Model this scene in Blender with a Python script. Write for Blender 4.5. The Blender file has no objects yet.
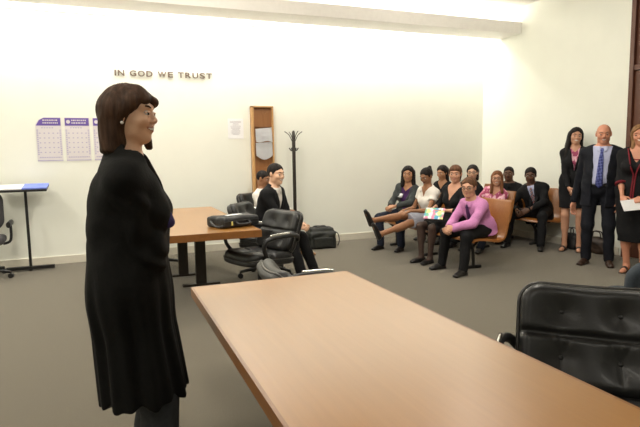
import bpy, bmesh, math, random
import numpy as np
from mathutils import Vector, Matrix
random.seed(3)
SC = bpy.context.scene
COL = SC.collection
PI = math.pi
A = lambda *v: np.array(v, float)
def nrm(v): v = np.asarray(v, float); return v / (np.linalg.norm(v) + 1e-12)

# ------------------------------------------------------------------ materials
def mat(name, col, rough=0.5, metal=0.0, noise=0.0, nscale=20.0, bump=0.0, bscale=60.0, coat=0.0, stretch=(1, 1, 1), spec=0.5, sheen=0.0):
    m = bpy.data.materials.new(name); m.use_nodes = True
    nt = m.node_tree; N = nt.nodes; L = nt.links
    b = N['Principled BSDF']
    b.inputs['Base Color'].default_value = (*col, 1)
    b.inputs['Roughness'].default_value = rough
    b.inputs['Metallic'].default_value = metal
    b.inputs['Coat Weight'].default_value = coat
    b.inputs['Specular IOR Level'].default_value = spec
    b.inputs['Sheen Weight'].default_value = sheen
    tc = N.new('ShaderNodeTexCoord'); mp = N.new('ShaderNodeMapping')
    mp.inputs['Scale'].default_value = stretch
    L.new(tc.outputs['Object'], mp.inputs['Vector'])
    if noise > 0:
        t = N.new('ShaderNodeTexNoise'); t.inputs['Scale'].default_value = nscale; t.inputs['Detail'].default_value = 4
        L.new(mp.outputs['Vector'], t.inputs['Vector'])
        r = N.new('ShaderNodeValToRGB')
        r.color_ramp.elements[0].position = 0.3; r.color_ramp.elements[1].position = 0.7
        r.color_ramp.elements[0].color = (*[c * (1 - noise) for c in col], 1)
        r.color_ramp.elements[1].color = (*[min(1, c * (1 + noise)) for c in col], 1)
        L.new(t.outputs['Fac'], r.inputs['Fac']); L.new(r.outputs['Color'], b.inputs['Base Color'])
    if bump > 0:
        t2 = N.new('ShaderNodeTexNoise'); t2.inputs['Scale'].default_value = bscale; t2.inputs['Detail'].default_value = 3
        L.new(mp.outputs['Vector'], t2.inputs['Vector'])
        bp = N.new('ShaderNodeBump'); bp.inputs['Strength'].default_value = bump; bp.inputs['Distance'].default_value = 0.01
        L.new(t2.outputs['Fac'], bp.inputs['Height']); L.new(bp.outputs['Normal'], b.inputs['Normal'])
    return m

def wood(name, c1, c2, axis='Y', rough=0.35, coat=0.3, scale=3.0):
    m = bpy.data.materials.new(name); m.use_nodes = True
    nt = m.node_tree; N = nt.nodes; L = nt.links; b = N['Principled BSDF']
    tc = N.new('ShaderNodeTexCoord'); mp = N.new('ShaderNodeMapping')
    st = {'X': (0.25, 6, 6), 'Y': (6, 0.25, 6), 'Z': (6, 6, 0.25)}[axis]
    mp.inputs['Scale'].default_value = st
    L.new(tc.outputs['Object'], mp.inputs['Vector'])
    t = N.new('ShaderNodeTexNoise'); t.inputs['Scale'].default_value = scale; t.inputs['Detail'].default_value = 8; t.inputs['Roughness'].default_value = 0.65
    t.inputs['Distortion'].default_value = 0.6
    L.new(mp.outputs['Vector'], t.inputs['Vector'])
    r = N.new('ShaderNodeValToRGB'); r.color_ramp.elements[0].position = 0.3; r.color_ramp.elements[1].position = 0.72
    r.color_ramp.elements[0].color = (*c1, 1); r.color_ramp.elements[1].color = (*c2, 1)
    L.new(t.outputs['Fac'], r.inputs['Fac']); L.new(r.outputs['Color'], b.inputs['Base Color'])
    b.inputs['Roughness'].default_value = rough; b.inputs['Coat Weight'].default_value = coat; b.inputs['Coat Roughness'].default_value = 0.25
    return m

M = {}
M['wall'] = mat('cream_wall_paint', (0.82, 0.825, 0.74), 0.85, noise=0.015, nscale=3)
M['ceil'] = mat('white_ceiling_paint', (0.80, 0.77, 0.71), 0.9, noise=0.02, nscale=4)
M['valance'] = mat('pale_valance_paint', (0.92, 0.89, 0.85), 0.7, noise=0.02)
M['base'] = mat('baseboard_vinyl', (0.66, 0.62, 0.52), 0.6, noise=0.03)
M['line'] = mat('reveal_shadow_line', (0.30, 0.27, 0.25), 0.7, noise=0.03)
M['carpet'] = mat('taupe_carpet', (0.122, 0.103, 0.069), 0.95, noise=0.14, nscale=160, bump=0.6, bscale=260, sheen=0.2)
M['table'] = wood('table_veneer', (0.31, 0.135, 0.025), (0.345, 0.152, 0.030), 'Y', 0.32, 0.5, 7)
M['tedge'] = wood('table_edge_wood', (0.20, 0.075, 0.016), (0.26, 0.10, 0.022), 'Y', 0.4, 0.2, 4)
M['pew'] = wood('orange_bent_plywood', (0.29, 0.098, 0.016), (0.37, 0.14, 0.028), 'Y', 0.32, 0.35, 4)
M['rack'] = wood('rack_oak', (0.27, 0.105, 0.028), (0.36, 0.155, 0.045), 'Z', 0.45, 0.1, 5)
M['rackl'] = wood('rack_light_oak', (0.50, 0.27, 0.10), (0.58, 0.33, 0.13), 'Z', 0.45, 0.1, 5)
M['doorw'] = wood('dark_walnut', (0.075, 0.022, 0.010), (0.12, 0.038, 0.016), 'Z', 0.45, 0.15, 4)
M['blackmetal'] = mat('black_metal', (0.012, 0.011, 0.011), 0.45, 0.2, noise=0.1)
M['darkmetal'] = mat('dark_bronze_metal', (0.035, 0.028, 0.022), 0.4, 0.4, noise=0.1)
M['rim'] = mat('dark_rim_metal', (0.05, 0.048, 0.046), 0.3, 0.7, noise=0.05)
M['chrome'] = mat('brushed_chrome', (0.62, 0.61, 0.58), 0.22, 1.0, noise=0.03)
M['leather'] = mat('black_leather', (0.010, 0.010, 0.010), 0.40, noise=0.1, bump=0.03, bscale=140, coat=0.03, spec=0.4)
M['plastic'] = mat('black_plastic', (0.010, 0.010, 0.011), 0.4, noise=0.05)
M['greyfab'] = mat('charcoal_fabric', (0.045, 0.043, 0.045), 0.9, noise=0.15, nscale=120, bump=0.2, bscale=200)
M['bluefab'] = mat('blue_grey_fabric', (0.032, 0.042, 0.054), 0.9, noise=0.2, nscale=120, bump=0.2, bscale=200)
M['paper'] = mat('white_paper', (0.86, 0.86, 0.87), 0.7, noise=0.01)
M['paper2'] = mat('cream_paper', (0.70, 0.67, 0.58), 0.7, noise=0.01)
M['ink'] = mat('grey_ink', (0.35, 0.33, 0.38), 0.7, noise=0.02)
M['purple'] = mat('purple_ink', (0.13, 0.075, 0.34), 0.6, noise=0.03)
M['calpaper'] = mat('lilac_white_paper', (0.66, 0.62, 0.63), 0.7, noise=0.01)
M['lilac'] = mat('lilac_ink', (0.42, 0.38, 0.55), 0.7, noise=0.02)
M['bluepaper'] = mat('blue_paper', (0.16, 0.22, 0.62), 0.6, noise=0.03)
M['bronze'] = mat('letter_bronze', (0.16, 0.115, 0.085), 0.45, 0.3, noise=0.05)
M['bag'] = mat('black_nylon', (0.010, 0.010, 0.011), 0.55, noise=0.15, nscale=40, bump=0.2, bscale=60)
M['bag2'] = mat('charcoal_nylon', (0.014, 0.016, 0.013), 0.6, noise=0.25, nscale=25, bump=0.3, bscale=30)
M['bag3'] = mat('brown_leather', (0.028, 0.015, 0.009), 0.5, noise=0.4, nscale=25, bump=0.2)
M['yellow'] = mat('yellow_tag', (0.75, 0.68, 0.20), 0.6, noise=0.02)
M['eyew'] = mat('eye_white', (0.48, 0.44, 0.41), 0.25, noise=0.01)
M['iris'] = mat('dark_iris', (0.018, 0.010, 0.007), 0.15, noise=0.05)
M['teeth'] = mat('teeth', (0.72, 0.68, 0.60), 0.3, noise=0.01)
M['pearl'] = mat('pearl', (0.75, 0.72, 0.68), 0.2, noise=0.01)
def skin(n, c): return mat('skin_' + n, c, 0.48, noise=0.05, nscale=30, spec=0.4)
SK = {'tan': skin('tan', (0.68, 0.415, 0.275)), 'light': skin('light', (0.55, 0.29, 0.185)), 'rosy': skin('rosy', (0.56, 0.25, 0.155)),
      'brown': skin('brown', (0.27, 0.125, 0.06)), 'dark': skin('dark', (0.105, 0.046, 0.025)), 'olive': skin('olive', (0.40, 0.20, 0.105))}
LIP = {'tan': mat('lip_tan', (0.38, 0.14, 0.095), 0.4, noise=0.03), 'light': mat('lip_light', (0.46, 0.19, 0.14), 0.4, noise=0.03),
       'rosy': mat('lip_rosy', (0.45, 0.16, 0.12), 0.4, noise=0.03), 'brown': mat('lip_brown', (0.14, 0.045, 0.03), 0.4, noise=0.03),
       'dark': mat('lip_dark', (0.065, 0.025, 0.018), 0.4, noise=0.03), 'olive': mat('lip_olive', (0.33, 0.13, 0.085), 0.4, noise=0.03)}
def hairm(n, c): return mat('hair_' + n, c, 0.68, noise=0.45, nscale=60, bump=0.25, bscale=90, stretch=(1, 1, 0.12), spec=0.22)
HM = {'black': hairm('black', (0.010, 0.007, 0.006)), 'brown': hairm('brown', (0.052, 0.026, 0.014)), 'lbrown': hairm('light_brown', (0.11, 0.050, 0.024)),
      'red': hairm('auburn', (0.16, 0.062, 0.024)), 'grey': hairm('grey', (0.22, 0.17, 0.13)), 'blonde': hairm('dark_blonde', (0.22, 0.115, 0.05))}
def cloth(n, c, rough=0.85, noise=0.12, bump=0.15, bscale=90, nscale=60, sheen=0.0): return mat('cloth_' + n, c, rough, noise=noise, nscale=nscale, bump=bump, bscale=bscale, sheen=sheen, spec=0.2)
CL = {'robe': cloth('black_robe', (0.0036, 0.0035, 0.0030), 0.9), 'black': cloth('black', (0.008, 0.008, 0.009), 0.8), 'suit': cloth('navy_black_suit', (0.010, 0.011, 0.016), 0.8),
      'char': cloth('charcoal', (0.026, 0.029, 0.033), 0.85), 'white': cloth('white', (0.72, 0.68, 0.62), 0.8, 0.03), 'ltblue': cloth('pale_blue', (0.46, 0.48, 0.66), 0.8, 0.03),
      'pink': cloth('orchid_pink', (0.54, 0.22, 0.44), 0.75, 0.08), 'greycard': cloth('grey_cardigan', (0.050, 0.056, 0.056), 0.95, 0.2), 'purple': cloth('dark_purple', (0.055, 0.020, 0.085), 0.8),
      'greyskirt': cloth('light_grey', (0.27, 0.27, 0.31), 0.85), 'tights': cloth('sheer_black_tights', (0.060, 0.038, 0.030), 0.5, 0.1, 0.05), 'shoe': mat('black_shoe_leather', (0.010, 0.009, 0.009), 0.3, noise=0.1),
      'brshoe': mat('brown_shoe_leather', (0.035, 0.017, 0.010), 0.35, noise=0.15), 'tanshoe': mat('tan_shoe_leather', (0.30, 0.15, 0.06), 0.5, noise=0.15), 'red': cloth('dark_red_trim', (0.17, 0.014, 0.022), 0.7), 'jeans': cloth('dark_denim', (0.018, 0.022, 0.036), 0.9, 0.2),
      'cuff': cloth('violet_cuff', (0.045, 0.034, 0.11), 0.75), 'purptie': cloth('plum_tie', (0.060, 0.022, 0.075), 0.6)}
# patterned cloths
def pattern(name, cols, scale, kind='checker', rough=0.7):
    m = bpy.data.materials.new(name); m.use_nodes = True
    nt = m.node_tree; N = nt.nodes; L = nt.links; b = N['Principled BSDF']; b.inputs['Roughness'].default_value = rough
    tc = N.new('ShaderNodeTexCoord'); mp = N.new('ShaderNodeMapping'); mp.inputs['Rotation'].default_value = (0.0, 0.6, 0.0)
    L.new(tc.outputs['Object'], mp.inputs['Vector'])
    if kind == 'checker':
        t = N.new('ShaderNodeTexChecker'); t.inputs['Scale'].default_value = scale
        t.inputs['Color1'].default_value = (*cols[0], 1); t.inputs['Color2'].default_value = (*cols[1], 1)
        L.new(mp.outputs['Vector'], t.inputs['Vector']); L.new(t.outputs['Color'], b.inputs['Base Color'])
    else:
        t = N.new('ShaderNodeTexVoronoi' if kind == 'blotch' else 'ShaderNodeTexWave'); t.inputs['Scale'].default_value = scale
        L.new(mp.outputs['Vector'], t.inputs['Vector'])
        r = N.new('ShaderNodeValToRGB'); r.color_ramp.interpolation = 'CONSTANT'
        while len(r.color_ramp.elements) < len(cols): r.color_ramp.elements.new(0.5)
        for i, c in enumerate(cols): r.color_ramp.elements[i].position = i / len(cols); r.color_ramp.elements[i].color = (*c, 1)
        if kind == 'blotch':
            s = N.new('ShaderNodeSeparateColor'); L.new(t.outputs['Color'], s.inputs['Color']); L.new(s.outputs['Red'], r.inputs['Fac'])
        else: L.new(t.outputs['Fac'], r.inputs['Fac'])
        L.new(r.outputs['Color'], b.inputs['Base Color'])
    return m
CL['greytr'] = cloth('slate_grey', (0.042, 0.045, 0.050), 0.85)
CL['bluetie'] = pattern('blue_check_tie', [(0.020, 0.028, 0.16), (0.10, 0.12, 0.34)], 42)
CL['striptie'] = pattern('silver_stripe_tie', [(0.03, 0.05, 0.10), (0.48, 0.44, 0.42), (0.20, 0.05, 0.06)], 9, 'wave')
CL['plaid'] = pattern('pink_plaid', [(0.55, 0.16, 0.26), (0.70, 0.40, 0.46), (0.35, 0.05, 0.12)], 24, 'blotch')
CL['magazine'] = pattern('magazine_cover', [(0.10, 0.38, 0.62), (0.75, 0.78, 0.80), (0.20, 0.55, 0.35), (0.70, 0.25, 0.40), (0.75, 0.72, 0.30)], 22, 'blotch', 0.35)

# ------------------------------------------------------------------ object helpers
def link(o, parent=None):
    COL.objects.link(o)
    if parent: o.parent = parent
    return o
def tag(o, label=None, cat=None, group=None, kind=None):
    if label: o['label'] = label
    if cat: o['category'] = cat
    if group: o['group'] = group
    if kind: o['kind'] = kind
    return o
def empty(name, loc, yaw=0.0, label=None, cat=None, group=None):
    o = bpy.data.objects.new(name, None); o.empty_display_size = 0.1
    o.location = loc; o.rotation_euler = (0, 0, yaw); link(o)
    return tag(o, label, cat, group)
def fin(name, bm, material, parent=None, smooth=False, loc=None):
    me = bpy.data.meshes.new(name); bmesh.ops.recalc_face_normals(bm, faces=bm.faces[:]); bm.to_mesh(me); bm.free()
    for m in (material if isinstance(material, (list, tuple)) else [material]): me.materials.append(m)
    if smooth: me.polygons.foreach_set('use_smooth', [True] * len(me.polygons))
    o = bpy.data.objects.new(name, me); link(o, parent)
    if loc is not None: o.location = loc
    return o
def bx(bm, c, h, bev=0.0, R=None, mi=0):
    r = bmesh.ops.create_cube(bm, size=2.0)
    vs = r['verts']
    for v in vs:
        p = Vector((v.co.x * h[0], v.co.y * h[1], v.co.z * h[2]))
        if R is not None: p = R @ p
        v.co = p + Vector(c)
    fs = list({f for v in vs for f in v.link_faces})
    for f in fs: f.material_index = mi
    if bev > 0:
        es = list({e for v in vs for e in v.link_edges})
        bmesh.ops.bevel(bm, geom=es, offset=bev, segments=2, affect='EDGES', profile=0.6)
def tube(bm, pts, rad, seg=10, closed=False, flat=None, mi=0):
    """sweep a circle (or flattened ellipse) along pts; rad scalar or list"""
    pts = [Vector(p) for p in pts]; n = len(pts)
    rads = rad if isinstance(rad, (list, tuple)) else [rad] * n
    rings = []; prev = None
    for i, p in enumerate(pts):
        if closed: t = pts[(i + 1) % n] - pts[i - 1]
        else: t = pts[min(i + 1, n - 1)] - pts[max(i - 1, 0)]
        t.normalize()
        if prev is None:
            up = Vector((0, 0, 1)) if abs(t.z) < 0.9 else Vector((1, 0, 0))
            u = t.cross(up).normalized()
        else:
            u = (prev - t * prev.dot(t)).normalized()
        prev = u; w = t.cross(u)
        f = flat or 1.0
        rings.append([bm.verts.new(p + (u * math.cos(a) + w * math.sin(a) * f) * rads[i]) for a in [2 * PI * k / seg for k in range(seg)]])
    m = n if closed else n - 1
    for i in range(m):
        a, b = rings[i], rings[(i + 1) % n]
        for k in range(seg):
            f = bm.faces.new((a[k], a[(k + 1) % seg], b[(k + 1) % seg], b[k])); f.material_index = mi; f.smooth = True
    if not closed:
        bm.faces.new(rings[0][::-1]).material_index = mi; bm.faces.new(rings[-1]).material_index = mi
def lathe(bm, prof, c=(0, 0, 0), seg=20):
    rings = []
    for r, z in prof: rings.append([bm.verts.new((c[0] + r * math.cos(2 * PI * k / seg), c[1] + r * math.sin(2 * PI * k / seg), c[2] + z)) for k in range(seg)])
    for i in range(len(rings) - 1):
        for k in range(seg):
            f = bm.faces.new((rings[i][k], rings[i][(k + 1) % seg], rings[i + 1][(k + 1) % seg], rings[i + 1][k])); f.smooth = True
    bm.faces.new(rings[0][::-1]); bm.faces.new(rings[-1])
def smoothpath(pts, n=6):
    """Catmull-Rom through pts"""
    P = [Vector(p) for p in pts]; out = []
    for i in range(len(P) - 1):
        p0 = P[max(i - 1, 0)]; p1 = P[i]; p2 = P[i + 1]; p3 = P[min(i + 2, len(P) - 1)]
        for k in range(n):
            t = k / n
            out.append(0.5 * ((2 * p1) + (p2 - p0) * t + (2 * p0 - 5 * p1 + 4 * p2 - p3) * t * t + (3 * p1 - p0 - 3 * p2 + p3) * t ** 3))
    out.append(P[-1]); return out
def dup(o, parent=None):
    c = o.copy(); COL.objects.link(c)
    if parent: c.parent = parent
    for ch in list(o.children): dup(ch, c)
    return c

# ------------------------------------------------------------------ implicit surfaces (organic shapes)
def smin(a, b, k):
    if k <= 0: return np.minimum(a, b)
    h = np.maximum(k - np.abs(a - b), 0) / k
    return np.minimum(a, b) - h * h * k * 0.25
class Pr:
    def __init__(s, fn, lo, hi): s.fn, s.lo, s.hi = fn, lo, hi
def cone(a, b, ra, rb, flat=None):
    a = np.asarray(a, float); b = np.asarray(b, float); ab = b - a; L2 = float(ab @ ab) + 1e-12
    if flat is not None: n = nrm(flat[0]); q = flat[1] - 1
    def fn(P):
        d = P - a
        t = np.clip((d @ ab) / L2, 0, 1)
        v = d - t[:, None] * ab
        if flat is not None: v = v + (v @ n)[:, None] * n * q
        return np.sqrt((v * v).sum(1)) - (ra + (rb - ra) * t)
    r = max(ra, rb)
    return Pr(fn, np.minimum(a, b) - r, np.maximum(a, b) + r)
def ell(c, r, R=None):
    c = np.asarray(c, float); r = np.asarray(r, float)
    def fn(P):
        p = P - c
        if R is not None: p = p @ R
        k0 = np.sqrt(((p / r) ** 2).sum(1)); k1 = np.sqrt(((p / (r * r)) ** 2).sum(1)) + 1e-9
        return np.where(k0 < 0.2, (k0 - 1) * r.min(), k0 * (k0 - 1) / k1)
    m = r.max()
    return Pr(fn, c - m, c + m)
def rbox(c, h, rad, R=None):
    c = np.asarray(c, float); h = np.asarray(h, float) - rad
    def fn(P):
        p = P - c
        if R is not None: p = p @ R
        q = np.abs(p) - h
        return np.sqrt((np.maximum(q, 0) ** 2).sum(1)) + np.minimum(q.max(1), 0) - rad
    m = np.linalg.norm(h) + rad
    return Pr(fn, c - m, c + m)
def half(n, p0):
    n = nrm(n); p0 = np.asarray(p0, float)
    return Pr(lambda P: (P - p0) @ n, None, None)          # inside = behind the plane
class G:
    """a group of implicit shapes: items are (op, prim, k, grow)"""
    def __init__(s, k=0.02): s.it = []; s.k = k; s.warp = None
    def u(s, p, k=0.03, g=0.0): s.it.append(('u', p, k, g)); return s
    def s_(s, p, k=0.01): s.it.append(('s', p, k, 0.0)); return s
    def i(s, p, k=0.006): s.it.append(('i', p, k, 0.0)); return s
    def ev(s, P, grow=0.0):
        d = np.full(len(P), 1e3)
        for op, p, k, g in s.it:
            q = p.fn(P) if isinstance(p, Pr) else p.ev(P)
            if op == 'u': d = smin(d, q - g - grow, k)
            elif op == 's': d = -smin(-d, q, k)
            else: d = -smin(-d, -q, k)
        if s.warp is not None: d = d + s.warp(P)
        return d
    def bb(s, grow=0.0):
        lo, hi = [], []
        for op, p, k, g in s.it:
            if op != 'u': continue
            a, b = (p.lo - g, p.hi + g) if isinstance(p, Pr) else p.bb()
            lo.append(a); hi.append(b)
        return np.min(lo, 0) - grow, np.max(hi, 0) + grow
def polygonize(f, lo, hi, h, B=8):
    lo = np.asarray(lo) - 3 * h; nb = np.ceil((np.asarray(hi) + 3 * h - lo) / (B * h)).astype(int)
    dim = nb * B + 1
    cs = [lo[a] + (np.arange(nb[a]) + 0.5) * B * h for a in range(3)]
    g = np.stack(np.meshgrid(*cs, indexing='ij'), -1).reshape(-1, 3)
    d = f(g).reshape(nb)
    act = np.abs(d) < B * h * 0.87 * 1.7 + 0.012
    V = np.ones(dim, np.float32)
    sg = np.where(d < 0, -1.0, 1.0).astype(np.float32)
    V[:-1, :-1, :-1] = sg.repeat(B, 0).repeat(B, 1).repeat(B, 2)
    mk = np.zeros(dim, bool)
    for i, j, k in np.argwhere(act): mk[i * B:i * B + B + 1, j * B:j * B + B + 1, k * B:k * B + B + 1] = True
    idx = np.argwhere(mk)
    for s in range(0, len(idx), 300000):
        q = idx[s:s + 300000]
        V[q[:, 0], q[:, 1], q[:, 2]] = f(lo + q * h)
    for a in range(3):
        sl = [slice(None)] * 3; sl[a] = 0; V[tuple(sl)] = 1; sl[a] = -1; V[tuple(sl)] = 1
    S = V < 0
    c = np.zeros(dim - 1, np.uint8); C = [(x, y, z) for x in (0, 1) for y in (0, 1) for z in (0, 1)]
    for x, y, z in C: c += S[x:dim[0] - 1 + x, y:dim[1] - 1 + y, z:dim[2] - 1 + z]
    cell = np.argwhere((c > 0) & (c < 8))
    n = len(cell); acc = np.zeros((n, 3)); cnt = np.zeros(n)
    val = {o: V[cell[:, 0] + o[0], cell[:, 1] + o[1], cell[:, 2] + o[2]] for o in C}
    for o in C:
        for a in range(3):
            if o[a] == 0:
                o2 = list(o); o2[a] = 1; va, vb = val[o], val[tuple(o2)]
                m = (va < 0) != (vb < 0)
                t = np.where(m, va / np.where(m, va - vb, 1), 0)
                pt = np.tile(np.array(o, float), (n, 1)); pt[:, a] += t
                acc += pt * m[:, None]; cnt += m
    verts = lo + (cell + acc / np.maximum(cnt, 1)[:, None]) * h
    vid = np.full(dim - 1, -1, np.int32); vid[cell[:, 0], cell[:, 1], cell[:, 2]] = np.arange(n)
    F = []
    for a in range(3):
        b, e = (a + 1) % 3, (a + 2) % 3
        s0 = [slice(None)] * 3; s1 = [slice(None)] * 3; s0[a] = slice(0, -1); s1[a] = slice(1, None)
        s0, s1 = tuple(s0), tuple(s1)
        ed = np.argwhere(S[s0] != S[s1]); ed = ed[(ed[:, b] > 0) & (ed[:, e] > 0) & (ed[:, b] < dim[b] - 1) & (ed[:, e] < dim[e] - 1)]
        ins = S[ed[:, 0], ed[:, 1], ed[:, 2]]
        def at(db, de):
            q = ed.copy(); q[:, b] += db; q[:, e] += de; return vid[q[:, 0], q[:, 1], q[:, 2]]
        qd = np.stack([at(-1, -1), at(0, -1), at(0, 0), at(-1, 0)], 1)
        qd[~ins] = qd[~ins][:, ::-1]; F.append(qd)
    F = np.concatenate(F); F = F[(F >= 0).all(1)]
    return verts, F
def npmesh(name, V, F, mats, parent=None, mi=None):
    me = bpy.data.meshes.new(name)
    me.vertices.add(len(V)); me.vertices.foreach_set('co', np.asarray(V, np.float32).ravel())
    me.loops.add(F.size); me.loops.foreach_set('vertex_index', F.astype(np.int32).ravel())
    me.polygons.add(len(F)); me.polygons.foreach_set('loop_start', np.arange(0, F.size, 4, dtype=np.int32))
    me.polygons.foreach_set('use_smooth', np.ones(len(F), bool))
    for m in mats: me.materials.append(m)
    if mi is not None: me.polygons.foreach_set('material_index', mi.astype(np.int32))
    me.update(calc_edges=True); me.validate()
    o = bpy.data.objects.new(name, me); link(o, parent); return o
def sdfmesh(name, g, h, material, parent=None):
    lo, hi = g.bb(0.02); V, F = polygonize(g.ev, lo, hi, h)
    return npmesh(name, V, F, [material], parent)

def strip(name, pts, dirs, g, material, parent, th=0.005, off=0.003, y0=0.35, fr=None):
    """a thin cloth strip laid on the front of garment g. pts: rows of (left xyz, right xyz) start points; marched along -front"""
    front = fr
    rows = []; last = 0.0
    for a, b in pts:
        row = []
        for t in np.linspace(0, 1, 5):
            s0 = np.asarray(a) * (1 - t) + np.asarray(b) * t; q = y0; hit = False
            for _ in range(60):
                d = float(g.ev((s0 + front * q)[None])[0])
                if d < 0.0015: hit = True; break
                q -= min(d * 0.8, 0.05)
                if q < -0.06: break
            row.append((s0, q if hit else None))
        ok = [q for _, q in row if q is not None]; fill = min(ok) if ok else last
        if ok: last = sum(ok) / len(ok)
        rows.append([s0 + front * ((q if q is not None else fill) + off) for s0, q in row])
    bm = bmesh.new()
    V = [[(bm.verts.new(p + front * th), bm.verts.new(p - front * 0.008)) for p in r] for r in rows]
    for i in range(len(V) - 1):
        for j in range(4):
            a, b, c, d = V[i][j], V[i][j + 1], V[i + 1][j + 1], V[i + 1][j]
            bm.faces.new((a[0], b[0], c[0], d[0])); bm.faces.new((d[1], c[1], b[1], a[1]))
    for i in range(len(V) - 1):
        for j in (0, 4):
            a, b = V[i][j], V[i + 1][j]; bm.faces.new((a[0], b[0], b[1], a[1]))
    for i in (0, len(V) - 1):
        for j in range(4): a, b = V[i][j], V[i][j + 1]; bm.faces.new((a[0], b[0], b[1], a[1]))
    return fin(name, bm, material, parent, smooth=True)

# ------------------------------------------------------------------ people
def rotz(a): c, s = math.cos(a), math.sin(a); return np.array([[c, -s, 0], [s, c, 0], [0, 0, 1]])
def ik(a, b, l1, l2, pole):
    a = np.asarray(a, float); b = np.asarray(b, float); v = b - a; d = np.linalg.norm(v)
    if d > (l1 + l2) * 0.995: q = d / ((l1 + l2) * 0.995); l1 *= q; l2 *= q
    u = v / d; x = (l1 * l1 - l2 * l2 + d * d) / (2 * d); hgt = math.sqrt(max(l1 * l1 - x * x, 0))
    p = np.asarray(pole, float); p = nrm(p - u * (p @ u)); return a + u * x + p * hgt

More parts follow.
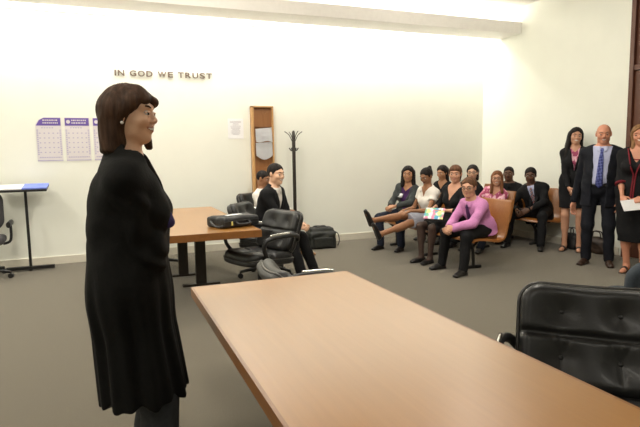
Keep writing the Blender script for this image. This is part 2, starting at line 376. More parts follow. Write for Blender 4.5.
class Person:
    def __init__(s, label, base, face, head, look, pelvis, hands, feet, sc=1.0, skin='light', fem=False, roll=0.0, twist=0.0,
                 elbow=None, knee=None, footdir=None, handdir=None, palm=None, curl=0.5, smile=0.0, h=0.0055, group=None, belly=0.0, bust=0.03, handsize=1.0, headsc=None, cat='person', wide=1.0, neckdrop=0.165):
        s.th = math.atan2(-face[0], face[1]); s.base = A(base[0], base[1], 0); s.sc = sc; s.h = h; s.fem = fem
        s.root = empty('person', s.base, s.th, label, cat, group)
        Ri = rotz(-s.th); W = lambda p: Ri @ (np.asarray(p, float) - s.base); D = lambda v: Ri @ nrm(v)
        s.W, s.D = W, D; s.skin = skin; s.smile = smile
        hs = headsc or sc; s.hs = hs
        s.Hc = W(head); s.P = W(pelvis)
        ly = D(look); lx = nrm(np.cross(ly, A(0, 0, 1))); lz = np.cross(lx, ly)
        c, r_ = math.cos(roll), math.sin(roll); lx, lz = lx * c + lz * r_, lz * c - lx * r_
        s.Rh = np.stack([lx, ly, lz], 1)
        sp = nrm(s.Hc - s.P)
        s.N = s.Hc - hs * neckdrop * nrm(sp * 0.5 + A(0, 0, 0.5)) - A(0, 0.012, 0)
        s.u = nrm(s.N - s.P); L = np.linalg.norm(s.N - s.P); s.L = L
        r0 = rotz(twist) @ A(1, 0, 0); s.f = nrm(np.cross(s.u, r0)); s.r = np.cross(s.f, s.u)
        R = np.stack([s.r, s.f, s.u], 1); s.R = R
        q = sc * wide; P, u, f, r, N = s.P, s.u, s.f, s.r, s.N
        sw = (0.143 if fem else 0.165) * q
        s.Sh = {'L': N - r * sw - u * 0.062 * sc, 'R': N + r * sw - u * 0.062 * sc}
        t = G(0.03)
        if fem:
            t.u(ell(P + u * 0.03, A(0.168, 0.118, 0.13) * q, R)); t.u(ell(P + u * L * 0.40, A(0.118, 0.092, 0.15) * q, R), 0.07)
            t.u(ell(P + u * L * 0.70, A(0.138, 0.098, 0.16) * q, R), 0.07)
            for sg in (-1, 1): t.u(ell(P + u * L * 0.63 + r * 0.062 * sg * q + f * 0.075 * q, A(0.058, 0.03 + bust, 0.06) * q, R), 0.05)
        else:
            t.u(ell(P + u * 0.03, A(0.162, 0.12, 0.13) * q, R)); t.u(ell(P + u * L * 0.40, A(0.142, 0.105, 0.16) * q, R), 0.07)
            t.u(ell(P + u * L * 0.70, A(0.168, 0.118, 0.17) * q, R), 0.07)
        if belly: t.u(ell(P + u * L * 0.34 + f * belly * 0.55, A(0.145, 0.07 + belly, 0.15) * q, R), 0.06)
        t.u(cone(s.Sh['L'], s.Sh['R'], 0.049 * q, 0.049 * q), 0.06)
        for k in 'LR': t.u(cone(N + u * 0.035 * sc, s.Sh[k] * 0.6 + N * 0.4, 0.038 * q, 0.04 * q), 0.05)
        s.torso = t
        nr = (0.046 if fem else 0.056) * hs
        s.neck = G(0.025).u(cone(N - u * 0.02, s.H(0, -0.018, -0.05), nr * 1.1, nr))
        s.Hip = {'L': P - r * 0.088 * q, 'R': P + r * 0.088 * q}
        arm_q = 0.86 if fem else 1.0; q2 = sc * arm_q
        s.arm = {}; s.fore = {}; s.hand = {}; s.leg = {}; s.foot = {}; s.El = {}; s.Wr = {}; s.Kn = {}; s.An = {}; s.fd = {}; s.fr = {}
        s.legrad = 1.0
        elbow = elbow or {}; knee = knee or {}; footdir = footdir or {}; handdir = handdir or {}; palm = palm or {}
        for k, sg in (('L', -1), ('R', 1)):
            a = s.Sh[k]; w = W(hands[k]); s.Wr[k] = w
            e = ik(a, w, 0.285 * sc, 0.245 * sc, D(elbow[k]) if k in elbow else (A(0.5 * sg, -0.6, -0.6)))
            s.El[k] = e
            s.arm[k] = G(0.025).u(cone(a, e, 0.043 * q2, 0.034 * q2)); s.fore[k] = G(0.015).u(cone(e, w, 0.034 * q2, 0.0235 * q2)).u(cone(e + (w - e) * 0.15, e + (w - e) * 0.45, 0.035 * q2, 0.031 * q2), 0.02)
            hd = D(handdir[k]) if k in handdir else nrm(w - e)
            pn = D(palm[k]) if k in palm else A(-sg, 0, 0)
            pn = nrm(pn - hd * (pn @ hd)); 
            # thumb side: for the right hand with fingers f and palm normal n the thumb points along f x n
            th = nrm(np.cross(hd, pn)) * (1 if k == 'R' else -1)
            cu = curl[k] if isinstance(curl, dict) else curl
            s.hand[k] = s.mkhand(w, hd, pn, th, cu, sc * handsize * (0.92 if fem else 1.0))
            hp = s.Hip[k]; an = W(feet[k]); s.An[k] = an
            dl = np.linalg.norm(hp - an) * 1.004 if s.P[2] > 0.8 else 0.84 * sc
            kn = ik(hp, an, dl * 0.512, dl * 0.488, D(knee[k]) if k in knee else A(0.1 * sg, 1, 0.35)); s.Kn[k] = kn
            lg = G(0.03).u(cone(hp, kn, 0.080 * sc, 0.052 * sc)).u(cone(kn, an, 0.049 * sc, 0.034 * sc), 0.03)
            sh = an - kn; bk = nrm(np.cross(np.cross(sh, A(0, 1, 0.2)), sh)) if True else None
            lg.u(cone(kn + sh * 0.18 - bk * 0.016, kn + sh * 0.42 - bk * 0.012, 0.046 * sc, 0.042 * sc), 0.04)
            s.leg[k] = lg
            fdv = D(footdir[k]) if k in footdir else A(0.15 * sg, 1, -0.0)
            s.fd[k] = fdv = nrm(fdv); side = nrm(np.cross(fdv, nrm(kn - an))); upv = np.cross(side, fdv)
            s.fr[k] = (fdv, side, upv)
            s.foot[k] = G(0.02).u(cone(an, an - fdv * 0.025 * sc - upv * 0.045 * sc, 0.034 * sc, 0.031 * sc)).u(cone(an + fdv * 0.01 - upv * 0.03 * sc, an + fdv * 0.12 * sc - upv * 0.055 * sc, 0.034 * sc, 0.026 * sc, (upv, 1.1)), 0.02).u(
                cone(an + fdv * 0.11 * sc - upv * 0.057 * sc, an + fdv * 0.165 * sc - upv * 0.06 * sc, 0.032 * sc, 0.022 * sc, (upv, 1.5)), 0.02)
        s.head_group()
    def H(s, x, y, z): return s.Hc + s.Rh @ (A(x, y, z) * s.hs)
    def mkhand(s, w, f, n, t, curl, q):
        g = G(0.012); R = np.stack([t, f, n], 1)
        g.u(rbox(w + f * 0.052 * q, A(0.036, 0.046, 0.0135) * q, 0.0125 * q, R)); g.u(cone(w - f * 0.01, w + f * 0.025 * q, 0.022 * q, 0.022 * q, (n, 1.3)), 0.02)
        for i, (ln, sp) in enumerate(((0.070, 0.10), (0.078, 0.02), (0.072, -0.06), (0.056, -0.16))):
            b = w + f * (0.092 - (0.006 if i == 3 else 0)) * q + t * (0.0285 - 0.0192 * i) * q
            d = nrm(f + t * sp); p = b
            for j, fr in enumerate((0.45, 0.32, 0.26)):
                an = curl * (0.55, 1.35, 1.95)[j] * (1 + 0.06 * i)
                dj = d * math.cos(an) + n * math.sin(an)
                e = p + dj * ln * fr * q
                g.u(cone(p, e, (0.0088, 0.0080, 0.0074)[j] * q, (0.0080, 0.0074, 0.0062)[j] * q), 0.003 if j else 0.006); p = e
        p = w + f * 0.022 * q + t * 0.026 * q; e = p + nrm(f * 0.75 + t * 0.62 + n * 0.35) * 0.042 * q; e2 = e + nrm(f * 0.9 + t * 0.12 + n * (0.3 + 0.5 * curl)) * 0.034 * q
        g.u(cone(p, e, 0.0145 * q, 0.0105 * q), 0.012); g.u(cone(e, e2, 0.0102 * q, 0.008 * q), 0.003)
        return g
    def head_group(s):
        q = s.hs; H = s.H; R = s.Rh; fm = s.fem
        g = G(0.02)
        g.u(ell(H(0, -0.012, 0.032), A(0.075, 0.094, 0.082) * q, R)); g.u(ell(H(0, 0.024 if fm else 0.028, -0.035), A(0.055 if fm else 0.061, 0.058 if fm else 0.060, 0.076 if fm else 0.078) * q, R), 0.04 * q)
        g.u(ell(H(0, 0.054 if fm else 0.062, -0.092), A(0.022 if fm else 0.028, 0.020, 0.018) * q, R), 0.03 * q)
        for k in (-1, 1):
            g.u(ell(H(k * 0.037, 0.056, -0.022), A(0.024, 0.026, 0.022) * q, R), 0.025 * q)
            g.u(cone(H(k * 0.012, 0.084, 0.028), H(k * 0.045, 0.070, 0.030), 0.010 * q, 0.009 * q), 0.018 * q)
            g.u(ell(H(k * (0.040 if fm else 0.048), 0.01, -0.062), A(0.014, 0.03, 0.02) * q, R), 0.03 * q)
        for k in (-1, 1): g.s_(ell(H(k * 0.032, 0.097, 0.006), A(0.019, 0.017, 0.0105) * q, R), 0.012 * q)
        g.u(cone(H(0, 0.082, 0.012), H(0, 0.100 if fm else 0.104, -0.024), 0.0075 * q if fm else 0.0085 * q, 0.0105 * q if fm else 0.0125 * q), 0.012 * q)
        for k in (-1, 1): g.u(ell(H(k * 0.0125, 0.094, -0.029), A(0.008, 0.010, 0.007) * q, R), 0.008 * q)
        zl = 0.006 * s.smile
        g.u(cone(H(-0.020, 0.076, -0.053 + zl), H(0, 0.0865, -0.052), 0.0055 * q, 0.007 * q), 0.007 * q); g.u(cone(H(0.020, 0.076, -0.053 + zl), H(0, 0.0865, -0.052), 0.0055 * q, 0.007 * q), 0.007 * q)
        g.u(cone(H(-0.017, 0.076, -0.064 + zl), H(0.017, 0.076, -0.064 + zl), 0.0065 * q, 0.0065 * q), 0.008 * q); g.u(ell(H(0, 0.081, -0.066), A(0.014, 0.009, 0.007) * q, R), 0.008 * q)
        if s.smile:
            for k in (-1, 1): g.u(ell(H(k * 0.040, 0.060, -0.026), A(0.017, 0.017, 0.015) * q, R), 0.02 * q)
        for k in (-1, 1):
            g.u(ell(H(k * 0.077, -0.006, 0.0), A(0.010, 0.020, 0.032) * q, R @ rotz(-0.25 * k)), 0.008 * q)
            # eyelids
            for dz, yy in ((0.0086, 0.0890), (-0.0064, 0.086)):
                g.u(cone(H(k * 0.019, yy - 0.002, dz * 0.75), H(k * 0.032, yy + 0.001, dz), 0.0038 * q, 0.0046 * q), 0.004 * q); g.u(cone(H(k * 0.032, yy + 0.001, dz), H(k * 0.045, yy - 0.009, dz * 0.7), 0.004 * q, 0.0035 * q), 0.004 * q)
        s.head = g
    def groups(s):
        out = [('torso', s.torso), ('neck', s.neck)]
        for k in 'LR': out += [('arm', s.arm[k]), ('fore', s.fore[k]), ('leg', s.leg[k]), ('foot', s.foot[k])]
        for k in 'LR': out.append(('hand', s.hand[k]))
        out.append(('head', s.head)); return out
    def body(s, region=None, eyes=True):
        gr = s.groups()
        def f(P):
            d = np.full(len(P), 1e3)
            for n, g in gr:
                lo, hi = g.bb(0.0)
                # skip far points
                m = ((P > lo - 0.11) & (P < hi + 0.11)).all(1)
                if m.all(): d = smin(d, g.ev(P), g.k)
                else:
                    far = np.sqrt((np.maximum(np.maximum(lo - P, P - hi), 0) ** 2).sum(1)) + 0.02
                    q = far
                    if m.any(): q = far.copy(); q[m] = g.ev(P[m])
                    d = smin(d, q, g.k)
            return d
        bbs = [g.bb(0.02) for _, g in gr]
        lo = np.min([b[0] for b in bbs], 0); hi = np.max([b[1] for b in bbs], 0)
        V, F = polygonize(f, lo, hi, s.h)
        C = V[F].mean(1); mi = np.zeros(len(F), int)
        l = (C - s.Hc) @ s.Rh / s.hs
        zc = -0.0575 + s.smile * 9 * l[:, 0] ** 2
        w = 0.026 + 0.006 * s.smile
        lip = (np.abs(l[:, 2] - zc) < 0.0115 * (1 - (l[:, 0] / w) ** 2)) & (l[:, 1] > 0.065)
        mi[lip] = 1
        if s.smile > 0.4: mi[lip & (np.abs(l[:, 2] - zc - 0.0005) < 0.0062 * (1 - (l[:, 0] / (w * 0.85)) ** 2))] = 2
        mats = [SK[s.skin], LIP[s.skin], M['teeth']]
        if region:
            for (tags, m) in region:
                mats.append(CL[m]); a = np.min([g.ev(C) for n, g in gr if n in tags], 0); b = np.min([g.ev(C) for n, g in gr if n not in tags], 0)
                mi[a < b] = len(mats) - 1
        o = npmesh('body', V, F, mats, s.root, mi)
        if eyes:
            for k in (-1, 1):
                bm = bmesh.new(); bmesh.ops.create_uvsphere(bm, u_segments=16, v_segments=12, radius=0.0128 * s.hs)
                Rm = Matrix(s.Rh.tolist()).to_3x3()
                for fc in bm.faces:
                    c = fc.calc_center_median()
                    if c.y > 0.0128 * s.hs * 0.70: fc.material_index = 1
                    fc.smooth = True
                for v in bm.verts: v.co = Rm @ v.co + Vector(s.H(k * 0.032, 0.0785, 0.0030))
                fin('eye', bm, [M['eyew'], M['iris']], s.root)
        return o
    def brows(s, hm):
        for k in (-1, 1):
            bm = bmesh.new()
            tube(bm, [s.H(k * 0.013, 0.0925, 0.025), s.H(k * 0.028, 0.0895, 0.031), s.H(k * 0.040, 0.0815, 0.031), s.H(k * 0.050, 0.0715, 0.025)], [0.0032 * s.hs, 0.0038 * s.hs, 0.0034 * s.hs, 0.002 * s.hs], 8)
            fin('eyebrow', bm, HM[hm], s.root)
    def hair(s, hm, kind='short', locks=(), thick=0.011, line=0.002, slope=0.55, extra=None, h=None, bangs=False, cap=True):
        q = s.hs; H = s.H; R = s.Rh; g = G()
        if kind == 'bald':
            g.u(ell(H(0, -0.016, 0.022), A(0.082, 0.096, 0.078) * q, R))
            g.i(half(R @ A(0, 0.3, 1), H(0, -0.06, 0.045))); g.i(half(R @ A(0, 1, -0.2), H(0, 0.012, 0))); g.i(half(R @ A(0, -0.7, -1), H(0, -0.06, -0.055)))
        else:
            g.u(ell(H(0, -0.014, 0.036), A(0.075 + thick, 0.094 + thick, 0.083 + thick) * q, R))
            n = A(0, slope, -1.0); g.i(half(R @ n, H(0, 0.030, line)), 0.014 * q)     # hair stays above a line falling from brow to nape
            g.s_(ell(H(0, 0.102, -0.020), A(0.074, 0.074, 0.094) * q, R), 0.014 * q)
            for k in (-1, 1): g.s_(ell(H(k * 0.088, 0.090, 0.012), A(0.050, 0.056, 0.066) * q, R), 0.012 * q)
            if kind == 'short':
                for k in (-1, 1): g.s_(ell(H(k * 0.098, 0.004, -0.012), A(0.028, 0.026, 0.042) * q, R), 0.01)
        for a, b, ra, rb, fl in locks:
            g.u(cone(H(*a), H(*b), ra * q, rb * q, (R @ A(*fl[0]), fl[1]) if fl else None), 0.03 * q)
        if kind in ('long',):
            g.s_(ell(H(0, 0.115, -0.035), A(0.058, 0.085, 0.105) * q, R), 0.012 * q)
        if bangs:
            g.u(ell(H(0, 0.050, 0.068), A(0.062, 0.044, 0.026) * q, R), 0.02 * q)
        if extra: extra(g)
        rr = R
        def warp(P):
            l = (P - s.Hc) @ rr / q
            a = np.arctan2(l[:, 0], l[:, 1] + 0.02)
            return 0.0008 * np.sin(a * 34 + 3 * np.sin(l[:, 2] * 30)) + 0.0016 * np.sin(a * 9 + 3 * np.sin(25 * l[:, 2]))
        g.warp = warp
        return sdfmesh('hair', g, h or s.h, HM[hm], s.root)
    # ---- clothing
    def vee(s, top_half, bottom, y0=0.0):
        """V or U shaped opening on the chest: half width top_half at the neck, ending `bottom` metres below the neck base"""
        N, r, f, u = s.N, s.r, s.f, s.u; b = top_half / bottom
        def fn(P):
            d = P - N; x = d @ r; y = d @ f; w = d @ u
            return np.maximum(np.maximum((np.abs(x) - b * (w + bottom)) / math.sqrt(1 + b * b), -(w + bottom)), y0 - y)
        return Pr(fn, None, None)
    def folds(s, amp, f=38.0):
        def w(P):
            return amp * (np.sin(f * P[:, 2] + 2.2 * np.sin(f * 0.37 * P[:, 0] + 1.0) + 1.7 * np.sin(f * 0.31 * P[:, 1])) * np.sin(f * 0.4 * P[:, 0] + 0.8 * np.sin(f * 0.5 * P[:, 2]) + f * 0.3 * P[:, 1]))
        return w
    def top(s, name, material, grow=0.012, sleeve=1.0, hem=None, vee=None, neck=0.07, h=None, folds=0.004, slv=0.012, hemflare=0.0, slot=None, collar=False, add=None, cuff=0.0):
        g = G(); P, u = s.P, s.u
        t = G(); t.it = [(op, p, k, gg + grow) for op, p, k, gg in s.torso.it]
        g.u(t, 0.02)
        if hem is not None and hem > 0.02:
            g.u(cone(P + u * 0.04, P - A(0, 0, 1) * hem, (0.165 if s.fem else 0.17) * s.sc + grow, (0.17 if s.fem else 0.18) * s.sc + grow + hemflare, (s.f, 1.32)), 0.05)
        if sleeve > 0:
            for k in 'LR':
                a, e, w = s.Sh[k], s.El[k], s.Wr[k]; q2 = s.sc * (0.86 if s.fem else 1.0)
                su = min(sleeve / 0.5, 1.0); e2 = a + (e - a) * su
                sg = G().u(cone(a, e2, 0.044 * q2 + slv, 0.036 * q2 + slv + (0.012 if su < 1 else 0)))
                if su < 1: sg.i(half(e - a, e2), 0.004)
                if sleeve > 0.5:
                    e3 = e + (w - e) * (sleeve - 0.5) / 0.5; sg.u(cone(e, e3, 0.036 * q2 + slv, 0.027 * q2 + slv + cuff), 0.02); sg.i(half(w - e, e3), 0.004) if False else None
                g.u(sg, 0.025)
            # trim the sleeve ends square
            for k in 'LR':
                if sleeve > 0.5:
                    e, w = s.El[k], s.Wr[k]; e3 = e + (w - e) * (sleeve - 0.5) / 0.5; dn = nrm(w - e)
                    g.s_(cone(e3 + dn * 0.05, e3 + dn * 0.16, 0.05, 0.05), 0.004)
        if collar: g.u(cone(s.N - u * 0.005, s.N + u * 0.03 + s.f * 0.004, 0.068 * s.hs if not s.fem else 0.058 * s.hs, 0.063 * s.hs if not s.fem else 0.052 * s.hs), 0.01)
        if add: add(g)
        if vee: g.s_(s.vee(*vee), 0.006)
        g.i(half(u, s.N + u * (neck - 0.035 if not collar else 0.03)), 0.006)
        if hem is not None: g.i(half(-u * 0.5 - A(0, 0, 0.5), P - A(0, 0, 1) * hem), 0.006)
        if slot: slot(g)
        g.warp = s.folds(folds)
        o = sdfmesh(name, g, h or s.h * 1.4, CL[material], s.root)
        if collar:
            q = s.hs
            for k in (-1, 1):
                rows = [(s.N + s.r * k * x0 * q + u * z0 * q, s.N + s.r * k * x1 * q + u * z1 * q) for x0, x1, z0, z1 in ((0.012, 0.062, 0.026, 0.03), (0.013, 0.064, 0.008, 0.012), (0.018, 0.060, -0.012, -0.010), (0.028, 0.046, -0.038, -0.032))]
                strip('collar_flap', rows, None, g, CL[material], o, th=0.006, off=0.003, fr=s.f)
        return o, g
    def trousers(s, material, waist=0.10, grow=0.014, ankle=0.056, h=None, folds=0.004, name='trousers', end=1.0, top=None):
        g = G(); t = G(); t.it = [(op, p, k, gg + 0.010) for op, p, k, gg in s.torso.it]; t.i(half(s.u, s.P + s.u * waist), 0.004); g.u(t, 0.02)
        for k in 'LR':
            hp, kn, an = s.Hip[k], s.Kn[k], s.An[k]
            g.u(cone(hp, kn, 0.082 * s.sc + grow, 0.056 * s.sc + grow), 0.03); g.u(cone(kn, kn + (an - kn) * end, 0.054 * s.sc + grow, ankle * s.sc), 0.03)
        if top: g.i(half((0, 0, 1), (0, 0, top)), 0.004)
        for k in 'LR': g.s_(cone(s.An[k] - s.fr[k][2] * 0.12, s.An[k] - s.fr[k][2] * 0.3, 0.095, 0.095), 0.003)
        g.warp = s.folds(folds, 30)
        return sdfmesh(name, g, h or s.h * 1.4, CL[material], s.root), g
    def skirt(s, material, hem=0.6, name='skirt', seated=False, grow=0.02, frac=0.92, h=None, waist=0.10):
        g = G()
        if seated:
            t = G(); t.it = [(op, p, k, gg + 0.012) for op, p, k, gg in s.torso.it[:2]]; t.i(half(s.u, s.P + s.u * waist), 0.004); g.u(t, 0.02)
            for k in 'LR': g.u(cone(s.Hip[k], s.Hip[k] + (s.Kn[k] - s.Hip[k]) * frac, 0.085 * s.sc + grow, 0.056 * s.sc + grow), 0.07)
            m0 = (s.Hip['L'] + s.Hip['R']) / 2; m1 = (s.Kn['L'] + s.Kn['R']) / 2
            g.u(cone(m0, m0 + (m1 - m0) * frac, 0.08 * s.sc, 0.055 * s.sc), 0.06)
            g.i(half(m1 - m0, m0 + (m1 - m0) * frac), 0.006)
        else:
            c = (s.An['L'] + s.An['R']) / 2; b = A(c[0] * 0.5 + s.P[0] * 0.5, c[1] * 0.5 + s.P[1] * 0.5, hem)
            for k in 'LR': g.u(cone(s.Hip[k] * 0.8 + s.P * 0.2, s.Kn[k], 0.084 * s.sc + 0.014, 0.055 * s.sc + 0.024), 0.06)
            g.u(cone(s.P + A(0, 0, 0.1), s.P - A(0, 0, 0.06), 0.135 * s.sc, 0.182 * s.sc, (s.f, 1.38))); g.u(cone(s.P - A(0, 0, 0.06), b, 0.182 * s.sc, 0.168 * s.sc, (s.f, 1.3)), 0.04)
            g.i(half((0, 0, -1), (0, 0, hem)), 0.004); g.i(half(s.u, s.P + s.u * waist), 0.004)
        g.warp = s.folds(0.003, 30)
        return sdfmesh(name, g, h or s.h * 1.4, CL[material], s.root), g
    def shoes(s, material, low=False, kind='shoe', h=None):
        for k in 'LR':
            fd, side, upv = s.fr[k]; an = s.An[k]; q = s.sc
            g = G(); t = G(); t.it = [(op, p, kk, gg + 0.007) for op, p, kk, gg in s.foot[k].it]; g.u(t)
            if kind == 'sandal':
                g.i(rbox(an + fd * 0.075 * q - upv * 0.055 * q, A(0.05, 0.018, 0.05), 0.005, np.stack([side, fd, upv], 1)))
                g.u(rbox(an + fd * 0.055 * q - upv * 0.079 * q, A(0.038, 0.115, 0.008) * q, 0.006, np.stack([side, fd, upv], 1)), 0.003)
                nm = 'sandal'
            else:
                g.u(rbox(an + fd * 0.06 * q - upv * 0.070 * q, A(0.036, 0.12, 0.012) * q, 0.010, np.stack([side, fd, upv], 1)), 0.012)
                g.i(half(upv, an + upv * (-0.022 if low else 0.012)), 0.004)
                if low:
                    g.s_(ell(an + fd * 0.035 - upv * 0.02, A(0.033, 0.065, 0.03) * q, np.stack([side, fd, upv], 1)), 0.006)
                nm = 'shoe'
            g.i(half(-upv, an - upv * 0.080 * q), 0.002)
            sdfmesh(nm, g, h or 0.005, CL[material], s.root)
    def tie(s, material, g, length=0.40, w=0.04, off=0.004):
        N, r, f, u = s.N, s.r, s.f, s.u; rows = []
        key = ((0.012, 0.012), (-0.012, 0.019), (-0.03, 0.014), (-0.10, w * 0.62), (-length * 0.55, w * 0.8), (-length * 0.92, w), (-length, 0.006)); kt = [-q[0] for q in key]
        for t in sorted(set([q[0] for q in key] + [-0.03 - (length * 0.92 - 0.03) * i / 12 for i in range(13)]), reverse=True):
            hw = float(np.interp(-t, kt, [q[1] for q in key]))
            c = N + u * (t - 0.005); rows.append((c - r * hw, c + r * hw))
        return strip('tie', rows, None, g, CL[material], s.root, th=0.007, off=off, fr=f)
    def lapels(s, material, g, top_half, bottom, w=0.045):
        N, r, f, u = s.N, s.r, s.f, s.u
        for k in (-1, 1):
            rows = []
            for t, ww in ((0.015, 0.6), (-0.04, 0.85), (-0.10, 1.1), (-0.14, 1.25), (-0.16, 0.9), (-bottom * 0.8, 0.55), (-bottom, 0.12)):
                if t < -bottom: continue
                xi = top_half / bottom * (t + bottom) + 0.002; c = N + u * t
                rows.append((c + r * k * xi, c + r * k * (xi + w * ww)))
            strip('lapel', rows, None, g, CL[material], s.root, th=0.006, off=0.003, fr=f)
    def glasses(s, material):
        bm = bmesh.new(); q = s.hs
        for k in (-1, 1):
            tube(bm, [s.H(k * 0.033 + 0.0225 * math.cos(a), 0.101 - abs(0.0225 * math.cos(a) * k + 0.033) * 0.12, 0.003 + 0.0165 * math.sin(a)) for a in [2 * PI * i / 18 for i in range(18)]], 0.0022 * q, 8, True)
            tube(bm, [s.H(k * 0.055, 0.094, 0.008), s.H(k * 0.073, 0.075, 0.010), s.H(k * 0.079, 0.0, 0.012)], 0.002 * q, 8)
        tube(bm, [s.H(-0.011, 0.101, 0.006), s.H(0, 0.1035, 0.008), s.H(0.011, 0.101, 0.006)], 0.002 * q, 8)
        return fin('glasses', bm, material, s.root)
# ------------------------------------------------------------------ the room
XR, YB, CZ, XL, YF = 6.245, 7.83, 3.65, -4.2, -4.5
def slab(name, c, h, material, kind='structure', parent=None):
    bm = bmesh.new(); bx(bm, c, h); o = fin(name, bm, material, parent)
    if parent is None: o['kind'] = kind
    return o
slab('floor', ((XL + XR) / 2, (YF + YB) / 2, -0.05), ((XR - XL) / 2 + 0.2, (YB - YF) / 2 + 0.2, 0.05), M['carpet'])
slab('ceiling', ((XL + XR) / 2, (YF + YB) / 2, CZ + 0.05), ((XR - XL) / 2 + 0.2, (YB - YF) / 2 + 0.2, 0.05), M['ceil'])
slab('wall_back', ((XL + XR) / 2, YB + 0.1, CZ / 2), ((XR - XL) / 2 + 0.2, 0.1, CZ / 2), M['wall'])
slab('wall_right', (XR + 0.1, (YF + YB) / 2, CZ / 2), (0.1, (YB - YF) / 2, CZ / 2), M['wall'])
slab('wall_left', (XL - 0.1, (YF + YB) / 2, CZ / 2), (0.1, (YB - YF) / 2, CZ / 2), M['wall'])
slab('wall_front', ((XL + XR) / 2, YF - 0.1, CZ / 2), ((XR - XL) / 2 + 0.2, 0.1, CZ / 2), M['wall'])
bm = bmesh.new(); bx(bm, ((XL + XR) / 2, YB - 0.008, 0.052), ((XR - XL) / 2, 0.008, 0.052), 0.003); o = fin('baseboard_back', bm, M['base']); o['kind'] = 'structure'
bm = bmesh.new(); bx(bm, (XR - 0.008, (5.02 + YB) / 2, 0.052), (0.008, (YB - 5.02) / 2, 0.052), 0.003); o = fin('baseboard_right', bm, M['base']); o['kind'] = 'structure'
# light valance in front of the back wall, open above and behind
bm = bmesh.new(); bx(bm, ((XL + XR) / 2, 6.945, 3.325), ((XR - XL) / 2, 0.02, 0.088), 0.004); bx(bm, ((XL + XR) / 2, 7.19, 3.255), ((XR - XL) / 2, 0.23, 0.016), 0.004)
o = fin('trim_1', bm, M['valance']); o['kind'] = 'structure'
bm = bmesh.new(); bx(bm, ((XL + XR) / 2, YB - 0.006, 3.262), ((XR - XL) / 2, 0.006, 0.007)); o = fin('reveal_shadow', bm, M['line']); o['kind'] = 'structure'  # dark strip stands in for the shadow line of a thin reveal
# strip of plaster beside the corner
# dark wooden door in the right wall
door = empty('door_1', (XR, 4.45, 0)); door['kind'] = 'structure'
bm = bmesh.new()
bx(bm, (-0.035, 0.46, 1.65), (0.035, 0.03, 1.65), 0.006); bx(bm, (-0.035, -0.46, 1.65), (0.035, 0.03, 1.65), 0.006); bx(bm, (-0.034, 0, 3.27), (0.034, 0.43, 0.03), 0.006); bx(bm, (-0.03, 0, 2.40), (0.03, 0.43, 0.035), 0.006)
fin('door_frame', bm, M['doorw'], door)
bm = bmesh.new(); bx(bm, (-0.016, 0, 1.185), (0.016, 0.428, 1.175), 0.004); bx(bm, (-0.036, 0, 1.7), (0.006, 0.3, 0.5), 0.005); bx(bm, (-0.036, 0, 0.6), (0.006, 0.3, 0.4), 0.005); fin('door_panel', bm, M['doorw'], door)
bm = bmesh.new(); bx(bm, (-0.014, 0, 2.84), (0.014, 0.428, 0.40), 0.004); fin('transom_panel', bm, M['doorw'], door)
bm = bmesh.new(); tube(bm, [(-0.03, -0.36, 1.02), (-0.085, -0.36, 1.02), (-0.09, -0.26, 1.02)], 0.010); fin('handle', bm, M['chrome'], door)

# ------------------------------------------------------------------ lettering
sign = empty('wall_lettering', (0.195, YB - 0.004, 2.488), 0, 'brown metal capital letters spelling IN GOD WE TRUST across the back wall', 'lettering')
def letter(ch, x, w):
    cu = bpy.data.curves.new('letter', 'FONT'); cu.body = ch; cu.size = 0.104; cu.extrude = 0.005; cu.offset = 0.002; cu.resolution_u = 4
    t = bpy.data.objects.new('letter_tmp', cu); COL.objects.link(t)
    bpy.context.view_layer.update()
    me = bpy.data.meshes.new_from_object(t.evaluated_get(bpy.context.evaluated_depsgraph_get()))
    bpy.data.objects.remove(t); bpy.data.curves.remove(cu)
    co = np.zeros(len(me.vertices) * 3); me.vertices.foreach_get('co', co); co = co.reshape(-1, 3)
    co[:, 0] -= co[:, 0].min(); co[:, 0] *= w / co[:, 0].max(); co[:, 1] -= 0
    out = np.stack([co[:, 0], -co[:, 2] - 0.006, co[:, 1]], 1); me.vertices.foreach_set('co', out.ravel()); me.update()
    me.materials.clear(); me.materials.append(M['bronze'])
    o = bpy.data.objects.new('letter', me); link(o, sign); o.location = (x, 0, 0); return o
LW = {'I': 0.022, 'N': 0.082, 'G': 0.086, 'O': 0.09, 'D': 0.082, 'W': 0.116, 'E': 0.070, 'T': 0.078, 'R': 0.080, 'U': 0.080, 'S': 0.076}
txt = 'IN GOD WE TRUST'
tot = sum(LW[c] for c in txt if c != ' '); gap = (1.30 - tot) / (len(txt.replace(' ', '')) - 1 + 3 * 2.4)
x = 0.0
for ch in txt:
    if ch == ' ': x += gap * 1.4 + gap; x -= 0
    else: letter(ch, x, LW[ch]); x += LW[ch] + gap

